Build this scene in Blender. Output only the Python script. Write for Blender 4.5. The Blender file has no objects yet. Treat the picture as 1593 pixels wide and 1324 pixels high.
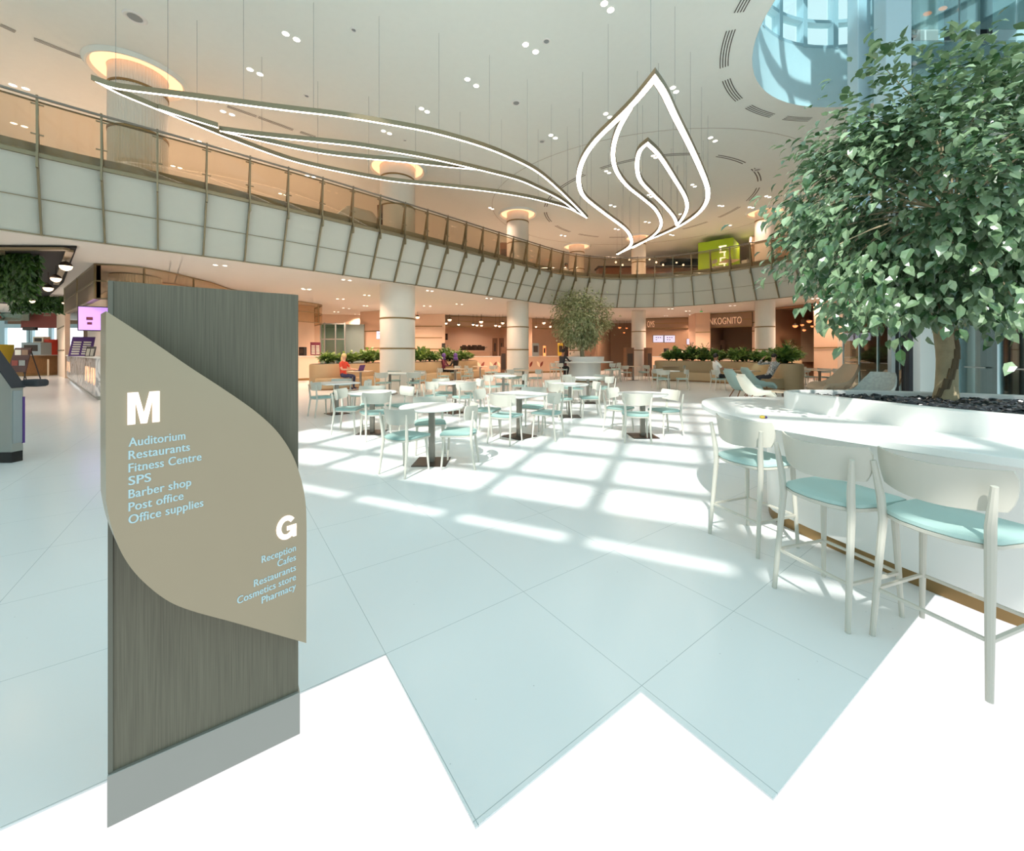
import bpy, bmesh, math, random
from mathutils import Vector, Matrix
random.seed(7)
sc = bpy.context.scene
COL = sc.collection
PI = math.pi
# ------------------------------------------------------------------ camera, sky, sun, exposure
CAM_H, HY, FPX, CX = 1.45, 549.0, 615.0, 796.5
cd = bpy.data.cameras.new('camera'); cam = bpy.data.objects.new('camera', cd); COL.objects.link(cam)
cam.location = (0, 0, CAM_H); cam.rotation_euler = (PI/2, 0, 0)
cd.sensor_fit = 'HORIZONTAL'; cd.sensor_width = 36.0
cd.lens = FPX/1593*36.0
cd.shift_x = 0.0; cd.shift_y = -(662-HY)/1593
cd.clip_start = 0.05; cd.clip_end = 300
sc.camera = cam
sc.view_settings.view_transform = 'Standard'
sc.view_settings.look = 'None'
sc.view_settings.gamma = 1.0
sc.view_settings.use_curve_mapping = False
sc.view_settings.exposure = 0.0
try:
    sc.cycles.use_denoising = True
    sc.cycles.max_bounces = 8
    sc.cycles.diffuse_bounces = 5
    sc.cycles.transparent_max_bounces = 16
    sc.cycles.sample_clamp_indirect = 6.0
    sc.cycles.caustics_reflective = False
    sc.cycles.caustics_refractive = False
except Exception:
    pass
SUN_AZ, SUN_EL = math.radians(21.5), math.radians(50)
world = bpy.data.worlds.new('sky'); sc.world = world; world.use_nodes = True
wn, wl = world.node_tree.nodes, world.node_tree.links
wn.clear()
w_out = wn.new('ShaderNodeOutputWorld'); w_bg = wn.new('ShaderNodeBackground'); w_tc = wn.new('ShaderNodeTexCoord')
w_sep = wn.new('ShaderNodeSeparateXYZ')
w_ry = wn.new('ShaderNodeMapRange'); w_ry.inputs[1].default_value = -0.6; w_ry.inputs[2].default_value = 0.5
w_sky = wn.new('ShaderNodeMix'); w_sky.data_type = 'RGBA'
w_sky.inputs[6].default_value = (0.83, 1.27, 1.42, 1)     # sky on the sun's side, behind the camera
w_sky.inputs[7].default_value = (0.94, 1.28, 1.35, 1)     # sky away from the sun
w_rz = wn.new('ShaderNodeMapRange'); w_rz.inputs[1].default_value = -0.06; w_rz.inputs[2].default_value = -0.02
w_mix = wn.new('ShaderNodeMix'); w_mix.data_type = 'RGBA'
w_mix.inputs[6].default_value = (1.03, 1.03, 1.03, 1)     # plain white below the horizon
wl.new(w_tc.outputs['Generated'], w_sep.inputs[0])
wl.new(w_sep.outputs['Y'], w_ry.inputs[0]); wl.new(w_ry.outputs[0], w_sky.inputs[0])
wl.new(w_sep.outputs['Z'], w_rz.inputs[0]); wl.new(w_rz.outputs[0], w_mix.inputs[0])
wl.new(w_sky.outputs[2], w_mix.inputs[7]); wl.new(w_mix.outputs[2], w_bg.inputs[0]); wl.new(w_bg.outputs[0], w_out.inputs[0])
w_bg.inputs[1].default_value = 1.0
sd = bpy.data.lights.new('sun', 'SUN'); sd.energy = 6.0; sd.angle = math.radians(0.9); sd.color = (1.0, 0.97, 0.92)
sun = bpy.data.objects.new('sun', sd); COL.objects.link(sun); sun.location = (-10, -25, 30)
sdir = Vector((math.sin(SUN_AZ)*math.cos(SUN_EL), math.cos(SUN_AZ)*math.cos(SUN_EL), -math.sin(SUN_EL)))
sun.rotation_euler = sdir.to_track_quat('-Z', 'Y').to_euler()
WARM = (1.0, 0.73, 0.58)
WARM_LOW = (1.0, 0.70, 0.52)
# ------------------------------------------------------------------ geometry helpers
def G(px, py, z=0.0):
    d = (CAM_H-z)*FPX/(py-HY); return Vector(((px-CX)*d/FPX, d, z))
def P(px, py, d):
    return Vector(((px-CX)*d/FPX, d, CAM_H-(py-HY)*d/FPX))
def XD(px, d): return (px-CX)*d/FPX

class MB:
    """collects shapes in one bmesh"""
    def __init__(s): s.b = bmesh.new(); s.mi = 0
    def _f(s, vs):
        try:
            f = s.b.faces.new(vs); f.material_index = s.mi; return f
        except ValueError: return None
    def box(s, c, size, rz=0.0, M=None):
        M = M or Matrix.Translation(Vector(c)) @ Matrix.Rotation(rz, 4, 'Z')
        x, y, z = [k/2 for k in size]
        v = [s.b.verts.new(M @ Vector((i*x, j*y, k*z))) for i in (-1, 1) for j in (-1, 1) for k in (-1, 1)]
        for q in ((0,1,3,2),(4,6,7,5),(0,4,5,1),(2,3,7,6),(0,2,6,4),(1,5,7,3)): s._f([v[i] for i in q])
        return s
    def bar(s, a, b, w, h, up=Vector((0,0,1))):
        a, b = Vector(a), Vector(b); d = b-a; L = d.length
        if L < 1e-6: return s
        d.normalize(); side = d.cross(up)
        if side.length < 1e-4: side = d.cross(Vector((1,0,0)))
        side.normalize(); u2 = side.cross(d).normalized()
        M = Matrix((side, d, u2)).transposed().to_4x4(); M.translation = (a+b)/2
        return s.box(None, (w, L, h), M=M)
    def tube(s, pts, r, n=8, cap=True, closed=False):
        pts = [Vector(p) for p in pts]; N = len(pts)
        rs = r if isinstance(r, (list, tuple)) else [r]*N
        rings = []; prev = None
        for i, p in enumerate(pts):
            if closed: t = (pts[(i+1)%N]-pts[i-1])
            else: t = pts[min(i+1, N-1)]-pts[max(i-1, 0)]
            t.normalize()
            if prev is None:
                x = t.orthogonal().normalized()
            else:
                x = prev-t*prev.dot(t)
                x = x.normalized() if x.length > 1e-6 else t.orthogonal().normalized()
            prev = x; y = t.cross(x)
            rings.append([s.b.verts.new(p+(x*math.cos(2*PI*k/n)+y*math.sin(2*PI*k/n))*rs[i]) for k in range(n)])
        for i in range(N if closed else N-1):
            a, b = rings[i], rings[(i+1)%N]
            for k in range(n): s._f((a[k], a[(k+1)%n], b[(k+1)%n], b[k]))
        if cap and not closed:
            s._f(rings[0][::-1]); s._f(rings[-1])
        return s
    def lathe(s, prof, c=(0,0,0), n=24, caps=True):
        c = Vector(c); rings = []
        for r, z in prof:
            rings.append([s.b.verts.new(c+Vector((r*math.cos(2*PI*k/n), r*math.sin(2*PI*k/n), z))) for k in range(n)])
        for a, b in zip(rings, rings[1:]):
            for k in range(n): s._f((a[k], a[(k+1)%n], b[(k+1)%n], b[k]))
        if caps:
            if prof[0][0] > 1e-4: s._f(rings[0][::-1])
            if prof[-1][0] > 1e-4: s._f(rings[-1])
        return s
    def prism(s, pts, z0, z1):
        lo = [s.b.verts.new((p[0], p[1], z0)) for p in pts]; hi = [s.b.verts.new((p[0], p[1], z1)) for p in pts]
        n = len(pts); s._f(lo[::-1]); s._f(hi)
        for i in range(n): s._f((lo[i], lo[(i+1)%n], hi[(i+1)%n], hi[i]))
        return s
    def loft(s, rings, closed=True, caps=True):
        R = [[s.b.verts.new(Vector(p)) for p in r] for r in rings]; n = len(R[0])
        for a, b in zip(R, R[1:]):
            for k in range(n if closed else n-1): s._f((a[k], a[(k+1)%n], b[(k+1)%n], b[k]))
        if caps and closed: s._f(R[0][::-1]); s._f(R[-1])
        return s
    def ball(s, c, r, n=10, m=8, M=None):
        sx, sy, sz = r if isinstance(r, (tuple, list)) else (r, r, r)
        M = M or Matrix.Translation(Vector(c))
        top = s.b.verts.new(M @ Vector((0,0,sz))); bot = s.b.verts.new(M @ Vector((0,0,-sz))); R = []
        for i in range(1, m):
            a = PI*i/m
            R.append([s.b.verts.new(M @ Vector((sx*math.sin(a)*math.cos(2*PI*k/n), sy*math.sin(a)*math.sin(2*PI*k/n), sz*math.cos(a)))) for k in range(n)])
        for k in range(n):
            s._f((top, R[0][k], R[0][(k+1)%n])); s._f((bot, R[-1][(k+1)%n], R[-1][k]))
        for a, b in zip(R, R[1:]):
            for k in range(n): s._f((a[k], b[k], b[(k+1)%n], a[(k+1)%n]))
        return s
    def quad(s, a, b, c, d): s._f([s.b.verts.new(Vector(p)) for p in (a, b, c, d)]); return s
    def xform(s, M): bmesh.ops.transform(s.b, matrix=M, verts=s.b.verts); return s
    def build(s, name, mats, parent=None, smooth=False, bevel=0.0, loc=None, rz=0.0, segs=2, angle=35):
        me = bpy.data.meshes.new(name)
        bmesh.ops.recalc_face_normals(s.b, faces=s.b.faces)
        s.b.to_mesh(me); s.b.free()
        for m in (mats if isinstance(mats, (list, tuple)) else [mats]): me.materials.append(m)
        if smooth:
            me.polygons.foreach_set('use_smooth', [True]*len(me.polygons))
            try: me.set_sharp_from_angle(angle=math.radians(angle))
            except Exception: pass
        o = bpy.data.objects.new(name, me); COL.objects.link(o)
        if parent: o.parent = parent
        if loc is not None: o.location = loc
        o.rotation_euler[2] = rz
        if bevel:
            bv = o.modifiers.new('bevel', 'BEVEL'); bv.width = bevel; bv.segments = segs; bv.limit_method = 'ANGLE'
        return o
def tag(o, label=None, cat=None, group=None, kind=None):
    if label: o['label'] = label
    if cat: o['category'] = cat
    if group: o['group'] = group
    if kind: o['kind'] = kind
    return o
def thing(name, label, cat, loc=(0,0,0), rz=0.0, group=None):
    o = bpy.data.objects.new(name, None); COL.objects.link(o); o.empty_display_size = 0.1
    o.location = loc; o.rotation_euler[2] = rz
    return tag(o, label, cat, group)
KIDS = {}
def dup(root, loc, rz, label=None, group=None, scale=None):
    kids = [k for k in bpy.data.objects if k.parent == root] if root.name not in KIDS else KIDS[root.name]
    if root.name not in KIDS:
        KIDS[root.name] = kids
        for k in kids: KIDS[k.name] = [q for q in bpy.data.objects if q.parent == k]
    r = root.copy(); COL.objects.link(r); r.location = loc; r.rotation_euler[2] = rz
    if scale: r.scale = (scale,)*3
    if label: r['label'] = label
    if group: r['group'] = group
    for k in kids:
        c = k.copy(); COL.objects.link(c); c.parent = r
        for q in KIDS.get(k.name, []):
            e = q.copy(); COL.objects.link(e); e.parent = c
    return r
def smooth_curve(pts, n=6, closed=False):
    pts = [Vector(p) for p in pts]; out = []; N = len(pts)
    rng = range(N) if closed else range(N-1)
    for i in rng:
        if closed: p0, p1, p2, p3 = pts[i-1], pts[i], pts[(i+1)%N], pts[(i+2)%N]
        else: p0, p1, p2, p3 = pts[max(i-1,0)], pts[i], pts[i+1], pts[min(i+2,N-1)]
        for k in range(n):
            t = k/n
            out.append(0.5*((2*p1)+(p2-p0)*t+(2*p0-5*p1+4*p2-p3)*t*t+(3*p1-p0-3*p2+p3)*t**3))
    if not closed: out.append(pts[-1])
    return out
def resample(pts, step=None, n=None):
    L = [0.0]
    for a, b in zip(pts, pts[1:]): L.append(L[-1]+(b-a).length)
    n = n or max(2, int(round(L[-1]/step))+1); out = []; j = 0
    for i in range(n):
        s = L[-1]*i/(n-1)
        while j < len(L)-2 and L[j+1] < s: j += 1
        t = (s-L[j])/max(1e-9, L[j+1]-L[j]); out.append(pts[j].lerp(pts[j+1], t))
    return out
# ------------------------------------------------------------------ materials
def lin(c):
    return tuple(((k/255)/12.92 if k/255 <= 0.04045 else ((k/255+0.055)/1.055)**2.4) for k in c[:3])+(1.0,)
def mat(name, rgb, rough=0.5, metal=0.0, spec=0.5, noise=0.0, nscale=6.0, bump=0.0, bscale=60.0, stretch=None, coat=0.0, emit=None, estr=0.0, sheen=0.0):
    m = bpy.data.materials.new(name); m.use_nodes = True; nt = m.node_tree; b = nt.nodes['Principled BSDF']
    c = lin(rgb); b.inputs['Base Color'].default_value = c; b.inputs['Roughness'].default_value = rough
    b.inputs['Metallic'].default_value = metal; b.inputs['Specular IOR Level'].default_value = spec
    b.inputs['Coat Weight'].default_value = coat
    if sheen: b.inputs['Sheen Weight'].default_value = sheen
    if emit: b.inputs['Emission Color'].default_value = lin(emit); b.inputs['Emission Strength'].default_value = estr
    tc = nt.nodes.new('ShaderNodeTexCoord'); mp = nt.nodes.new('ShaderNodeMapping'); nt.links.new(tc.outputs['Object'], mp.inputs[0])
    if stretch: mp.inputs['Scale'].default_value = stretch
    nz = nt.nodes.new('ShaderNodeTexNoise'); nz.inputs['Scale'].default_value = nscale; nz.inputs['Detail'].default_value = 4
    nt.links.new(mp.outputs[0], nz.inputs['Vector'])
    amt = noise or 0.02
    mx = nt.nodes.new('ShaderNodeMix'); mx.data_type = 'RGBA'
    mx.inputs[6].default_value = tuple(k*(1-amt) for k in c[:3])+(1,); mx.inputs[7].default_value = tuple(min(1, k*(1+amt)) for k in c[:3])+(1,)
    nt.links.new(nz.outputs['Fac'], mx.inputs[0]); nt.links.new(mx.outputs[2], b.inputs['Base Color'])
    if bump:
        n2 = nt.nodes.new('ShaderNodeTexNoise'); n2.inputs['Scale'].default_value = bscale; nt.links.new(mp.outputs[0], n2.inputs['Vector'])
        bp = nt.nodes.new('ShaderNodeBump'); bp.inputs['Strength'].default_value = bump; bp.inputs['Distance'].default_value = 0.01
        nt.links.new(n2.outputs['Fac'], bp.inputs['Height']); nt.links.new(bp.outputs[0], b.inputs['Normal'])
    return m
def emat(name, rgb, s):
    m = bpy.data.materials.new(name); m.use_nodes = True; nt = m.node_tree; b = nt.nodes['Principled BSDF']
    b.inputs['Base Color'].default_value = lin(rgb); b.inputs['Emission Color'].default_value = lin(rgb); b.inputs['Emission Strength'].default_value = s
    return m
def glassmat(name, tint, refl=0.08, alpha_tint=1.0):
    m = bpy.data.materials.new(name); m.use_nodes = True; nt = m.node_tree; nt.nodes.clear()
    o = nt.nodes.new('ShaderNodeOutputMaterial'); t = nt.nodes.new('ShaderNodeBsdfTransparent'); g = nt.nodes.new('ShaderNodeBsdfGlossy')
    t.inputs[0].default_value = lin(tint); g.inputs['Roughness'].default_value = 0.02
    lw = nt.nodes.new('ShaderNodeLayerWeight'); lw.inputs[0].default_value = 0.35
    mr = nt.nodes.new('ShaderNodeMapRange'); mr.inputs[3].default_value = refl; mr.inputs[4].default_value = min(1, refl*7)
    nt.links.new(lw.outputs['Fresnel'], mr.inputs[0])
    mx = nt.nodes.new('ShaderNodeMixShader'); nt.links.new(mr.outputs[0], mx.inputs[0]); nt.links.new(t.outputs[0], mx.inputs[1]); nt.links.new(g.outputs[0], mx.inputs[2])
    nt.links.new(mx.outputs[0], o.inputs[0]); return m
def floormat():
    m = mat('floor_tile', (232, 236, 236), rough=0.19, spec=0.4, noise=0.015, nscale=0.7)
    nt = m.node_tree; b = nt.nodes['Principled BSDF']; src = b.inputs['Base Color'].links[0].from_socket
    tc = nt.nodes.new('ShaderNodeTexCoord'); mp = nt.nodes.new('ShaderNodeMapping'); nt.links.new(tc.outputs['Object'], mp.inputs[0])
    a = math.atan2(0.59, 0.807)
    mp.inputs['Rotation'].default_value = (0, 0, -a); mp.inputs['Location'].default_value = (-0.633+0.84*20, -1.897+0.84*20, 0)
    br = nt.nodes.new('ShaderNodeTexBrick'); br.offset = 0.0; br.squash = 1.0
    br.inputs['Scale'].default_value = 1.0; br.inputs['Brick Width'].default_value = 0.84; br.inputs['Row Height'].default_value = 0.84
    br.inputs['Mortar Size'].default_value = 0.0016; br.inputs['Mortar Smooth'].default_value = 0.3
    nt.links.new(mp.outputs[0], br.inputs['Vector'])
    vo = nt.nodes.new('ShaderNodeTexVoronoi'); vo.inputs['Scale'].default_value = 9.0; nt.links.new(tc.outputs['Object'], vo.inputs['Vector'])
    lt = nt.nodes.new('ShaderNodeMath'); lt.operation = 'LESS_THAN'; lt.inputs[1].default_value = 0.03; nt.links.new(vo.outputs['Distance'], lt.inputs[0])
    fleck = nt.nodes.new('ShaderNodeMix'); fleck.data_type = 'RGBA'; fleck.inputs[7].default_value = lin((175, 180, 178))
    fm = nt.nodes.new('ShaderNodeMath'); fm.operation = 'MULTIPLY'; fm.inputs[1].default_value = 0.5; nt.links.new(lt.outputs[0], fm.inputs[0])
    nt.links.new(fm.outputs[0], fleck.inputs[0]); nt.links.new(src, fleck.inputs[6])
    mx = nt.nodes.new('ShaderNodeMix'); mx.data_type = 'RGBA'; mx.inputs[7].default_value = lin((176, 186, 186))
    nt.links.new(br.outputs['Fac'], mx.inputs[0]); nt.links.new(fleck.outputs[2], mx.inputs[6]); nt.links.new(mx.outputs[2], b.inputs['Base Color'])
    return m
def woodmat(name, c1, c2, sc_=(26, 26, 1.2), rough=0.5):
    m = mat(name, c1, rough=rough); nt = m.node_tree; b = nt.nodes['Principled BSDF']
    tc = nt.nodes.new('ShaderNodeTexCoord'); mp = nt.nodes.new('ShaderNodeMapping'); mp.inputs['Scale'].default_value = sc_
    nt.links.new(tc.outputs['Object'], mp.inputs[0]); nz = nt.nodes.new('ShaderNodeTexNoise'); nz.inputs['Scale'].default_value = 5; nz.inputs['Detail'].default_value = 6
    nt.links.new(mp.outputs[0], nz.inputs['Vector']); cr = nt.nodes.new('ShaderNodeValToRGB')
    cr.color_ramp.elements[0].color = lin(c1); cr.color_ramp.elements[0].position = 0.32; cr.color_ramp.elements[1].color = lin(c2); cr.color_ramp.elements[1].position = 0.68
    nt.links.new(nz.outputs['Fac'], cr.inputs[0]); nt.links.new(cr.outputs[0], b.inputs['Base Color']); return m
def marblemat():
    m = mat('marble', (222, 222, 222), rough=0.15); nt = m.node_tree; b = nt.nodes['Principled BSDF']
    tc = nt.nodes.new('ShaderNodeTexCoord'); nz = nt.nodes.new('ShaderNodeTexNoise'); nz.inputs['Scale'].default_value = 0.9; nz.inputs['Detail'].default_value = 8; nz.inputs['Distortion'].default_value = 2.0
    nt.links.new(tc.outputs['Object'], nz.inputs['Vector']); cr = nt.nodes.new('ShaderNodeValToRGB')
    for p, c in ((0.45, (226, 226, 226)), (0.5, (150, 152, 155)), (0.55, (226, 226, 226))):
        e = cr.color_ramp.elements.new(p); e.color = lin(c)
    cr.color_ramp.elements[0].color = lin((226, 226, 226)); cr.color_ramp.elements[-1].color = lin((226, 226, 226))
    nt.links.new(nz.outputs['Fac'], cr.inputs[0]); nt.links.new(cr.outputs[0], b.inputs['Base Color']); return m
def leafmat(name, c1, c2, trans=0.25, rough=0.35):
    m = mat(name, c1, rough=rough, spec=0.9); nt = m.node_tree; b = nt.nodes['Principled BSDF']
    gi = nt.nodes.new('ShaderNodeNewGeometry'); cr = nt.nodes.new('ShaderNodeMix'); cr.data_type = 'RGBA'
    cr.inputs[6].default_value = lin(c1); cr.inputs[7].default_value = lin(c2)
    nt.links.new(gi.outputs['Random Per Island'], cr.inputs[0]); nt.links.new(cr.outputs[2], b.inputs['Base Color'])
    tr = nt.nodes.new('ShaderNodeBsdfTranslucent'); nt.links.new(cr.outputs[2], tr.inputs[0])
    mx = nt.nodes.new('ShaderNodeMixShader'); mx.inputs[0].default_value = trans
    out = [n for n in nt.nodes if n.type == 'OUTPUT_MATERIAL'][0]
    nt.links.new(b.outputs[0], mx.inputs[1]); nt.links.new(tr.outputs[0], mx.inputs[2]); nt.links.new(mx.outputs[0], out.inputs[0]); return m
M = dict(
 floor=floormat(),
 ceil=mat('ceiling_plaster', (234, 240, 234), 0.9), white=mat('white_lacquer', (236, 236, 232), 0.35, noise=0.01),
 deck=mat('upper_deck_warm_bounce', (226, 212, 200), 0.9), soffit=mat('soffit_plaster', (232, 224, 216), 0.85),  # deck tint made up to bounce warm light onto the ceiling
 fascia=mat('fascia_panel', (206, 203, 190), 0.5), bronze=mat('bronze_metal', (148, 132, 104), 0.35, 0.6),
 brass=mat('brass', (150, 122, 80), 0.4, 0.6), column=mat('column_plaster', (234, 224, 210), 0.7),
 peach=mat('peach_plaster', (226, 190, 162), 0.8), peach2=mat('cream_plaster', (232, 204, 180), 0.8), taupe=mat('taupe_panel', (152, 122, 98), 0.6),
 dark=mat('dark_brown', (62, 46, 36), 0.6), black=mat('black', (22, 20, 20), 0.5), brown=woodmat('brown_wood', (112, 74, 50), (142, 98, 66)),
 oak=mat('oak_top', (206, 184, 158), 0.45), tan=mat('tan_leather', (178, 154, 118), 0.55), chair=mat('chair_white', (199, 197, 185), 0.4),
 mint=mat('mint_fabric', (170, 200, 194), 0.85, bump=0.2, bscale=400, sheen=0.2), mint_shaded=mat('mint_fabric_shaded_hue', (144, 176, 169), 0.85, bump=0.2, bscale=400, sheen=0.2), tabletop=mat('table_white', (238, 238, 234), 0.3), steel=mat('brushed_steel', (142, 136, 126), 0.4, 0.8),  # second mint has the shade on the chair seats put into its colour
 basepl=mat('table_base', (74, 60, 52), 0.35, 0.8), grey=mat('grey_panel', (150, 156, 156), 0.5), bluegrey=mat('blue_grey_steel', (192, 216, 224), 0.45),
 slab=woodmat('grey_veneer', (94, 91, 76), (113, 110, 93), (70, 70, 0.9)), leafp=mat('taupe_lacquer', (170, 158, 134), 0.3, 0.35), plinth=mat('plinth_steel', (158, 160, 154), 0.35, 0.35),
 glow=emat('led', (255, 250, 240), 6.0), warmglow=emat('warm_led', (255, 194, 148), 1.5), lamp=emat('lamp_glass', (255, 226, 190), 3.0), dl=emat('downlight_glass', (255, 244, 230), 5.0),
 letterglow=emat('letter_white', (255, 240, 226), 1.0), letterblue=mat('letter_pale_blue', (196, 226, 232), 0.4), gold=emat('letter_warm', (240, 206, 170), 0.35),
 rail_glass=glassmat('bronze_glass', (240, 233, 221), 0.02), glass=glassmat('clear_glass', (226, 238, 236), 0.08), drum_glass=glassmat('drum_glass', (238, 248, 248), 0.04), teal_glass=glassmat('teal_glass', (176, 222, 220), 0.12),
 marble=marblemat(), pebble=mat('dark_chips', (46, 50, 54), 0.25, noise=0.4, nscale=30), bark=mat('bark', (178, 162, 130), 0.85, noise=0.3, nscale=10, bump=0.6, bscale=40),
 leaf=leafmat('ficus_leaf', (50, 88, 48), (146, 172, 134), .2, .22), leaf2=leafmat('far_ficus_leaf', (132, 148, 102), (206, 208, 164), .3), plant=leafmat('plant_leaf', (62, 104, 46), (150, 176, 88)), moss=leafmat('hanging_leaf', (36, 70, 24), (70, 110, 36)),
 red=mat('red', (206, 70, 50), 0.8), maroon=mat('maroon', (110, 40, 60), 0.8), purple=mat('purple', (92, 60, 130), 0.7), navy=mat('navy', (52, 60, 92), 0.8), charcoal=mat('charcoal', (54, 54, 58), 0.8), cloth=mat('white_cloth', (236, 232, 226), 0.9),
 skin=mat('skin', (214, 164, 136), 0.55), skin2=mat('skin_tan', (166, 114, 84), 0.55), blond=mat('blond_hair', (226, 196, 140), 0.6), hair=mat('dark_hair', (30, 24, 22), 0.5),
 green=mat('lime_panel', (150, 190, 30), 0.6), screen=emat('screen', (214, 214, 240), 0.9), purplescreen=emat('purple_screen', (196, 150, 236), 0.9), daywin=emat('daylight_pane', (250, 252, 255), 1.3),
 redbrown=mat('red_brown', (140, 62, 50), 0.6), yellow=mat('yellow', (222, 190, 70), 0.6), wood=woodmat('counter_wood', (120, 84, 48), (150, 108, 66)), teal=mat('teal_fabric', (150, 172, 166), 0.85), cream=mat('cream_fabric', (232, 230, 216), 0.85), taupef=mat('taupe_fabric', (170, 150, 126), 0.85), patt=mat('pattern_fabric', (150, 158, 154), 0.85, noise=0.35, nscale=18),
 patshirt=woodmat('patterned_shirt', (40, 40, 44), (232, 230, 224), (6, 6, 6), .85), orange=emat('orange_lamp', (255, 150, 90), 1.5), exitg=emat('exit_green', (40, 150, 80), 0.6),
 slot=mat('vent_slot', (196, 194, 186), 0.8), slotline=mat('slot_line', (84, 80, 74), 0.8), lining=mat('ceiling_dark', (30, 24, 20), 0.8), rubber=mat('rubber', (60, 58, 56), 0.8),
)
# ------------------------------------------------------------------ the setting
ZC, ZS, ZFB, ZL, ZR = 8.85, 4.15, 4.05, 5.60, 6.72      # ceiling, soffit, fascia bottom, ledge, rail top
def struct(o): o['kind'] = 'structure'; return o
# floor: a slab whose near edge is cut in a zigzag along the tile joints
fl = [(-60, -1.9), (-5.6, -1.75), (-1.559, 1.203), (-0.609, 1.905), (-0.111, 1.208), (0.553, 1.695), (0.849, 1.285), (2.539, 2.372), (3.4, 1.6), (40, 1.6), (40, 50), (-60, 50)]
fb = MB(); fb.prism(fl, -0.006, 0.0); struct(fb.build('floor', M['floor']))
# balcony edge curves (plan), from the photographed ledge line
led_px = [(0,226),(60,241),(165,264.5),(260,281),(341,301),(411,318),(475,329.5),(530,344),(578,355.5),(622,365),(661,374.5),(697,384),(728,390.4),(755,398),(781,404.6),(806,409.4),(829,415.7),(848,419.5),(866,425),(912,431.5),(961,433.5),(1019,432.5),(1076,428.5),(1107,424),(1138,420),(1174,414.5),(1205,409.6),(1242,403),(1275,396),(1310,388)]
raw = []
for px, py in led_px:
    d = (ZL-CAM_H)*FPX/(HY-py); raw.append(Vector((XD(px, d), d, 0)))
raw = [raw[0]+(raw[0]-raw[1])*2.5]+raw+[Vector((14.9, 13.4, 0)), Vector((15.0, 11.5, 0))]
def relax(p, k):
    for _ in range(k): p = [p[0]]+[(p[i-1]+2*p[i]+p[i+1])/4 for i in range(1, len(p)-1)]+[p[-1]]
    return p
LED = relax(resample(smooth_curve(raw, 6), n=140), 30)
def normals(pts):
    out = []
    for i in range(len(pts)):
        t = (pts[min(i+1, len(pts)-1)]-pts[max(i-1, 0)]).normalized(); out.append(Vector((-t.y, t.x, 0)))   # away from the atrium
    return out
NRM = normals(LED)
def off(k, z): return [Vector((p.x+n.x*k, p.y+n.y*k, z)) for p, n in zip(LED, NRM)]
LEAN = 0.72
# sloping fascia
b = MB(); b.loft([off(0.0, ZL-0.08), off(LEAN, ZFB), off(LEAN+0.16, ZFB), off(LEAN+0.3, ZS+0.3), off(0.3, ZL-0.2), off(0.0, ZL-0.08)], closed=False)
struct(b.build('wall_balcony', M['fascia'], smooth=True))
b = MB(); mid = [p.lerp(q, 0.52)-n*0.012 for p, q, n in zip(off(0, ZL-0.08), off(LEAN, ZFB), NRM)]
b.tube(mid, 0.012, 4); b.tube([p-n*0.01 for p, n in zip(off(LEAN, ZFB), NRM)], 0.02, 4); struct(b.build('trim_1', M['bronze']))
# ledge: deck edge band
b = MB(); b.loft([off(-0.06, ZL-0.08), off(-0.06, ZL), off(0.25, ZL), off(0.25, ZL-0.08), off(-0.06, ZL-0.08)], closed=False); struct(b.build('trim_2', M['bronze']))
b = MB(); b.loft([off(0.2, ZL-0.3), off(0.2, ZL+0.27), off(0.4, ZL+0.27), off(0.4, ZL-0.3)], closed=False); struct(b.build('trim_3', mat('deck_edge_band', (186, 172, 146), 0.6)))
# upper deck slab + soffit of the ground floor
b = MB(); b.loft([off(0.3, ZL-0.02), off(36, ZL-0.02)], closed=False); struct(b.build('floor_upper', M['deck']))
b = MB(); b.loft([off(LEAN+0.1, ZS), off(36, ZS)], closed=False); struct(b.build('ceiling_lower', M['soffit']))
# upper ceiling with a round opening for the glazed drum
DC, DR = Vector((9.45, 7.95, 0)), 3.95
def raycast(poly, c, ang):
    d = Vector((math.cos(ang), math.sin(ang), 0)); best = None
    for i in range(len(poly)):
        p, q = Vector(poly[i]).to_3d(), Vector(poly[(i+1) % len(poly)]).to_3d(); e = q-p
        den = d.x*e.y-d.y*e.x
        if abs(den) < 1e-9: continue
        w = p-c; t = (w.x*e.y-w.y*e.x)/den; u = (w.x*d.y-w.y*d.x)/den
        if t > 0 and -1e-6 <= u <= 1+1e-6 and (best is None or t < best): best = t
    return c+d*best
bound = [(-60, 6.9), (4.6, 6.9), (4.6, 3.2), (34, 3.2), (34, 50), (-60, 50)]
angs = sorted(set([2*PI*k/72 for k in range(72)]+[math.atan2(y-DC.y, x-DC.x) % (2*PI) for x, y in bound]))
inner = [DC+Vector((math.cos(a)*DR, math.sin(a)*DR, ZC)) for a in angs]; outer = []
for a in angs:
    o_ = raycast(bound, Vector((DC.x, DC.y, 0)), a); o_.z = ZC; outer.append(o_)
b = MB(); b.loft([inner+[inner[0]], outer+[outer[0]]], closed=False)
b.loft([[p+Vector((0,0,0.35)) for p in inner+[inner[0]]], [p+Vector((0,0,0.35)) for p in outer+[outer[0]]]], closed=False)
struct(b.build('ceiling', M['ceil']))
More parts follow.
